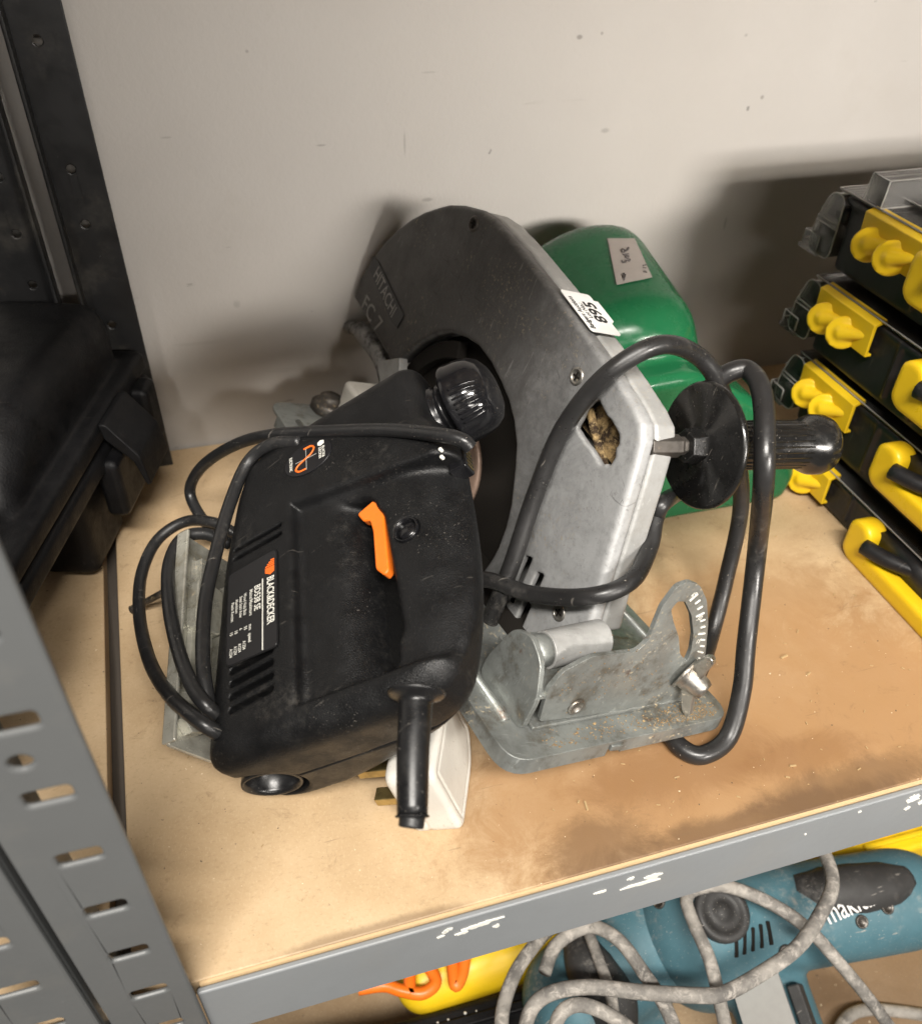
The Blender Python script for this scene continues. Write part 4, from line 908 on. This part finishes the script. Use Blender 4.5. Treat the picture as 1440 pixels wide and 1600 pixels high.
# ================================================================== BLACK CASE, LEFT
pb = onz(235, 552, .24); pf = onz(25, 905, .24); yd = _n(pb-pf); yaw = math.degrees(math.atan2(-yd[0], yd[1]))
cs = thing('tool_case', 'large black moulded tool case at the left behind the front post', 'tool case', (pf[0]-.1, 1.1, 0))
pb = pb-yd*.035
CF = yawed((pb[0], pb[1], 0), yaw)     # origin at the back right corner of the rim, y to the back
LN = .78
def lid_f(P):
    x, y, z = P[:, 0], P[:, 1], P[:, 2]
    rim = rbox(P, (-.55, -LN, .222), (.0, .012, .262), .012)
    k = np.clip((z-.25)/.12, 0, 1)
    top = rbox(P, (-.50, -.46, .23), (-.030, -.02, .372), .03)
    top = smax(top, (x*.80+z*.6)-(-.030*.8+.372*.6)+.018, .02); top = smax(top, (y*.8+z*.6)-(.372*.6)+.012, .03); top = smax(top, (-y*.62+z*.78)-(.36*.62+.372*.78)-.0, .05)
    low = rbox(P, (-.50, -LN+.03, .23), (-.045, -.05, .285), .02)
    f = smin(smin(rim, top, .012), low, .015)
    q = np.hypot(x+.30, y+.63); ring = np.maximum(np.abs(q-.115)-.010, np.abs(z-.285)-.012); f = smax(f, -ring, .008)
    return f
def base_f(P):
    rim = rbox(P, (-.55, -LN, .178), (.0, .012, .2185), .012)
    b = rbox(P, (-.52, -LN+.20, .01), (-.115, -.05, .20), .04)
    f = smin(rim, b, .012)
    for y0 in (-.30,): f = smin(f, rbox(P, (-.13, y0, .012), (-.030, y0+.14, .19), .02), .01)
    return f
mk('lid', solid(lid_f, (-.57, -LN-.02, .20), (.02, .04, .40), .008, CF), MT['case'], cs, smooth=True)
mk('base', solid(base_f, (-.57, -LN-.02, -.005), (.02, .04, .235), .008, CF), MT['case'], cs, smooth=True)
lq = CF.l(onz(255, 625, .20))
lt = mk('latch', prism([roundpoly([(.0, .262), (.012, .262), (.052, .205), (.060, .150), (.052, .148), (.040, .195), (.004, .235)], .004, 3)], -.225, -.125, CF, (0, 2, 1)), MT['case'], cs, bevel=.004)
mk('hinge_lug', cat_geo(box((-.01, -.085, .12), (.026, -.03, .235), CF)), MT['case'], cs, bevel=.012)
mk('latch_body', cat_geo(box((-.02, -.24, .09), (.018, -.11, .20), CF)), MT['case'], cs, bevel=.012)

# ================================================================== LOWER SHELF
def oz(L, z): return [onz(x, y, z) for x, y in L]
ZT = -.62
tl = thing('power_tool', 'dusty teal power tool with dark rubber grip on the lower shelf', 'power tool', (*onz(1240, 1450, ZL)[:2], ZL))
def Pz(x, y, z): return onz(x, y, z)
a1, a2 = Pz(1120, 1448, ZT), Pz(1395, 1405, ZT); h1_, h2_ = Pz(1180, 1490, ZT-.08), Pz(1230, 1640, ZT-.12); bl1, bl2 = Pz(1010, 1460, ZT-.05), Pz(900, 1560, ZT-.08)
pz3, pz4 = Pz(1250, 1435, ZT), Pz(1420, 1400, ZT)
def teal_f(P):
    f = caps(P, a1, a2, .090); f = smin(f, caps(P, pz3, pz4, .075), .03)
    f = smin(f, caps(P, h1_, h2_, .075), .02)
    f = smin(f, caps(P, Pz(1090, 1440, ZT+.01), Pz(1100, 1480, ZT-.14), .115), .02)
    f = np.maximum(f, -(np.abs(np.linalg.norm(P-Pz(1215, 1445, ZT), axis=1)-.0)-.0-.0))if False else f
    return f
tb = mk('body', solid(teal_f, np.minimum(np.minimum(a1, a2), h2_)-.16, np.maximum(np.maximum(a1, a2), h2_)+.2, .012, ROOM), MT['teal'], tl, smooth=True)
def on_f(f, px, py, t0=1.0, n=120):
    d = ray(px, py); t = t0
    for _ in range(n): t += f((CAM+d*t)[None])[0]*.8/np.linalg.norm(d)
    return CAM+d*t
def normal(f, P, e=.003): return _n(np.array([f((P+np.eye(3)[m]*e)[None])[0]-f((P-np.eye(3)[m]*e)[None])[0] for m in range(3)]))
gpts = [on_f(teal_f, x, y) for x, y in [(1240, 1378), (1290, 1386), (1340, 1384), (1390, 1376), (1422, 1366)]]
mk('rubber_grip', tube([p-normal(teal_f, p)*.020 for p in gpts], [.026, .044, .047, .042, .026], 14, 5), MT['rubber'], tl, True)
wp = [on_f(teal_f, x, y) for x, y in [(1265, 1340), (1298, 1370), (1296, 1405), (1268, 1440), (1245, 1455)]]
mk('rubber_band', tube([p-normal(teal_f, p)*.012 for p in wp], [.02, .026, .026, .022, .014], 10, 5), MT['rubber'], tl, True)
cp = on_f(teal_f, 1128, 1425); cn = normal(teal_f, cp)
cp2 = cp
mk('brush_cap', lathe(cp2-cn*.02, cn, [(0, .050), (.022, .050), (.026, .046), (.026, .036), (.020, .034), (.020, .016), (.028, .014), (.028, 0)], 26), MT['rubber'], tl, True)
t0_ = on_f(teal_f, 1283, 1432); t1_ = on_f(teal_f, 1362, 1398); tn = normal(teal_f, on_f(teal_f, 1322, 1415)); dv = t1_-t0_
tg = text_geo('makita', t0_+tn*.012, dv, np.cross(tn, dv), .052, np.linalg.norm(dv)/.052/2.9, .004)
mk('lettering', tg, MT['paper'], tl)
hn_ = _n(np.cross(h2_-h1_, r_)); 
pp = on_f(teal_f, 1195, 1580); pn = normal(teal_f, pp); xd = _n((h2_-h1_)-pn*np.dot(h2_-h1_, pn)); PFm = Fr(pp+pn*.004, xd, np.cross(pn, xd), pn)
mk('rating_plate', prism([roundpoly([(-.07, -.045), (.09, -.045), (.09, .045), (-.07, .045)], .008)], -.006, .003, PFm), MT['silver_print'], tl, bevel=.001)
mk('switch', box((-.03, .052, -.03), (.05, .075, .006), PFm), MT['rubber'], tl, bevel=.004)
def on_teal(px, py): 
    Q, N = march(teal_f, [(px, py)], 1.0, 60); return Q[0], N[0]
for k, (px, py) in enumerate(((1345, 1440), (1225, 1485), (1030, 1410), (1385, 1418))):
    q, nn = on_teal(px, py); mk('screw', lathe(q-nn*.004, nn, [(0, .012), (.007, .012), (.009, .010), (.005, .008), (.005, 0)], 14), MT['bolt_black'], tl, True)
for k in range(5):
    q, nn = on_teal(1150+k*13, 1478-k*5); xd = _n(np.cross(nn, h2_-h1_)); mk('vent', box((-.020, -.004, -.010), (.020, .004, .0015), Fr(q, _n(np.cross(xd, nn)), xd, nn)), MT['dark'], tl, bevel=.002)
tl2 = thing('power_tool', 'dusty teal tool housing under the tangled grey cords, left of the larger teal tool', 'power tool', (*onz(960, 1520, ZL)[:2], ZL))
def teal2_f(P):
    f = caps(P, bl1, bl2, .10); return smin(f, caps(P, Pz(960, 1500, ZT-.1), Pz(985, 1590, ZT-.2), .085), .03)
mk('body', solid(teal2_f, np.minimum(bl1, bl2)-.25, np.maximum(bl1, bl2)+.2, .012, ROOM), MT['teal'], tl2, smooth=True)
mk('rubber_sleeve', tube([on_f(teal2_f, 905, 1470)-np.array([0, 0, .01]), on_f(teal2_f, 922, 1515), on_f(teal2_f, 955, 1565), on_f(teal2_f, 965, 1620)], [.03, .045, .045, .035], 12, 5), MT['rubber'], tl2, True)
# tangled cords
def cordthing(pts, r, owner):
    P = [onz(x, y, z) for x, y, z in pts]; return mk('power_cord', tube(P, r, 12, 8), MT['greycord'], owner, True)
z0 = ZT+.14
cordthing([(1140, 1640, z0), (1125, 1570, z0), (1108, 1500, z0+.02), (1082, 1440, z0+.02), (1072, 1405, z0+.02), (1090, 1388, z0+.02), (1135, 1385, z0+.03), (1200, 1410, z0+.03), (1260, 1450, z0+.02), (1315, 1510, z0-.04), (1360, 1565, z0-.12), (1400, 1620, z0-.2)], .0112, tl)
cordthing([(815, 1640, z0), (828, 1580, z0), (860, 1552, z0+.02), (920, 1542, z0+.03), (1000, 1550, z0+.03), (1080, 1555, z0+.05), (1130, 1552, z0+.05), (1190, 1520, z0+.06), (1245, 1480, z0+.06), (1280, 1430, z0+.06), (1300, 1380, z0+.05), (1285, 1330, z0+.03), (1260, 1310, z0-.02)], .0118, tl)
cordthing([(785, 1640, z0-.05), (785, 1580, z0-.05), (805, 1520, z0-.05), (840, 1470, z0-.05), (870, 1440, z0-.08), (900, 1400, z0-.12)], .0118, tl2)
cordthing([(850, 1520, z0-.03), (870, 1475, z0-.03), (920, 1448, z0-.02), (965, 1468, z0), (1005, 1520, z0), (1040, 1575, z0), (1065, 1640, z0)], .0115, tl2)
cordthing([(865, 1640, z0+.01), (872, 1590, z0+.01), (900, 1570, z0+.02), (940, 1580, z0+.02), (985, 1610, z0+.01), (1010, 1650, z0)], .0112, tl2)
cordthing([(1300, 1640, ZL+.05), (1318, 1595, ZL+.04), (1350, 1578, ZL+.03), (1400, 1580, ZL+.02), (1470, 1590, ZL+.02)], .0125, tl)
cordthing([(905, 1420, z0-.1), (935, 1500, z0-.06), (955, 1560, z0-.06), (960, 1640, z0-.06)], .010, tl2)
# black case on the lower shelf, with a ridge and white specks
q0 = onz(540, 1616, ZT-.1); q1 = onz(830, 1535, ZT-.1); kx = _n(q1-q0); KF = Fr(q0, kx, np.cross([0, 0, 1.], kx), (0, 0, 1))
kc = thing('tool_case', 'black speckled case lid below the beam on the lower shelf', 'tool case', (*((q0+q1)/2)[:2], ZL))
LL = np.linalg.norm(q1-q0)
mk('lid', box((-.1, -.7, -.14), (LL+.15, 0, 0), KF), MT['case'], kc, bevel=.014); mk('lid_ridge', cat_geo(box((-.1, -.045, 0), (LL+.14, -.028, .012), KF), box((-.1, -.10, 0), (LL+.14, -.088, .006), KF)), MT['case'], kc, bevel=.004)
mk('base', box((-.08, -.68, ZL-q0[2]), (LL+.13, -.02, -.145), KF), MT['case'], kc, bevel=.01)
sp = []
for i in range(60):
    c = KF.g((rng.uniform(.05, LL), rng.uniform(-.22, -.02), .0005)); r = rng.uniform(.0012, .0036); sp.append(lathe(c, (0, 0, 1), [(0, r*.6), (r*.6, r), (r*1.4, r*.6), (r*1.6, 0)], 6))
mk('plaster_specks', cat_geo(*sp), MT['print_white'], kc, True)['kind'] = 'stuff'
# yellow tool body with orange cord
yq = onz(720, 1525, ZT-.1)
def yel_f(P):
    a = onz(665, 1530, ZT-.12); b = onz(850, 1470, ZT-.12); return caps(P, a, b, .06)
yc = thing('yellow_tool', 'yellow tool casing glimpsed under the beam behind the black case', 'tool', (*yq[:2], ZL))
mk('body', solid(yel_f, yq-.32, yq+.36, .012, ROOM), MT['yellow'], yc, smooth=True)
ocz = ZT-.04
oc = mk('orange_cord', cat_geo(*[tube(oz(L, ocz), .0115, 10, 8) for L in ([(560, 1545), (600, 1540), (628, 1548), (660, 1552), (680, 1535), (668, 1510), (640, 1500)], [(640, 1500), (640, 1540), (645, 1556)], [(705, 1490), (708, 1520), (712, 1540), (722, 1520), (728, 1480)])]), MT['orange'], None, True)
props(oc, 'bright orange cord looped over the yellow casing under the beam', 'cord')
yb0 = onz(1300, 1345, ZT-.1); YFm = Fr(yb0, kx, np.cross([0, 0, 1.], kx), (0, 0, 1))
yb = thing('yellow_case', 'flat bright yellow plastic case behind the teal tool at lower right', 'case', (*yb0[:2], ZL))
mk('shell', box((-.25, -.02, ZL-yb0[2]), (.75, .6, .0), YFm), MT['yellow'], yb, bevel=.012)
rb_ = []
for i in range(5): rb_.append(box((.13+i*.06, .02, 0), (.16+i*.06, .05, .012), YFm))
mk('shell_ribs', cat_geo(*rb_, box((.08, .0, 0), (.5, .012, .012), YFm)), MT['yellow'], yb, bevel=.004)

# ================================================================== DUST AND CRUMBS
cr = []
for i in range(170):
    if rng.random() < .6: x, y = rng.uniform(.25, .95), rng.uniform(.48, 1.0)
    else: x, y = rng.uniform(-.2, .9), rng.uniform(.47, 1.3)
    r = rng.uniform(.0004, .0014)*(1 if rng.random() < .9 else 1.6); a = rng.uniform(0, 6.28); u = np.array([math.cos(a), math.sin(a), 0]); L = r*rng.uniform(1, 3)
    cr.append(box((-L, -r*.6, 0), (L, r*.6, r), Fr((x, y, .0002), u, (-u[1], u[0], 0), (0, 0, 1))))
co = mk('sawdust_crumbs', cat_geo(*cr), MT['sawdust']); props(co, 'scattered sawdust crumbs and wood splinters on the shelf board', 'sawdust', kind='stuff')
cr = []; cr2 = []
for i in range(1000):
    w = rng.uniform(-.10, .22); b = BF+.008+abs(rng.normal(0, .016)) if rng.random() < .5 else rng.uniform(BF+.008, BF+.15)
    if rng.random() < .35: w = .20-abs(rng.normal(0, .05)); b = BF+rng.uniform(.006, .034)
    if b > BQ-.004 and rng.random() < .3: continue
    r = rng.uniform(.0002, .0007)*(1 if rng.random() < .95 else 1.8); (cr if rng.random() < .2 else cr2).append(box((w-r, b-r, UB+.0002), (w+r*1.5, b+r, UB+r*1.4), SF))
for i in range(90):
    q = SF.pix((rng.uniform(870, 1060), rng.normal(1060, 28)), 1, BQ); r = rng.uniform(.0003, .0007); cr2.append(box((q[0]-r, BQ-r, q[2]-r), (q[0]+r, BQ+.0002, q[2]+r), SF))
mk('caked_sawdust', cat_geo(*cr), MT['sawdust'], base)['kind'] = 'stuff'; mk('stained_sawdust', cat_geo(*cr2), MT['dustdark'], base)['kind'] = 'stuff'

for o in bpy.data.objects:
    if o.name.startswith('upright_post'):
        o.data.polygons.foreach_set('use_smooth', [False]*len(o.data.polygons))
        for m in o.modifiers: m.harden_normals = False
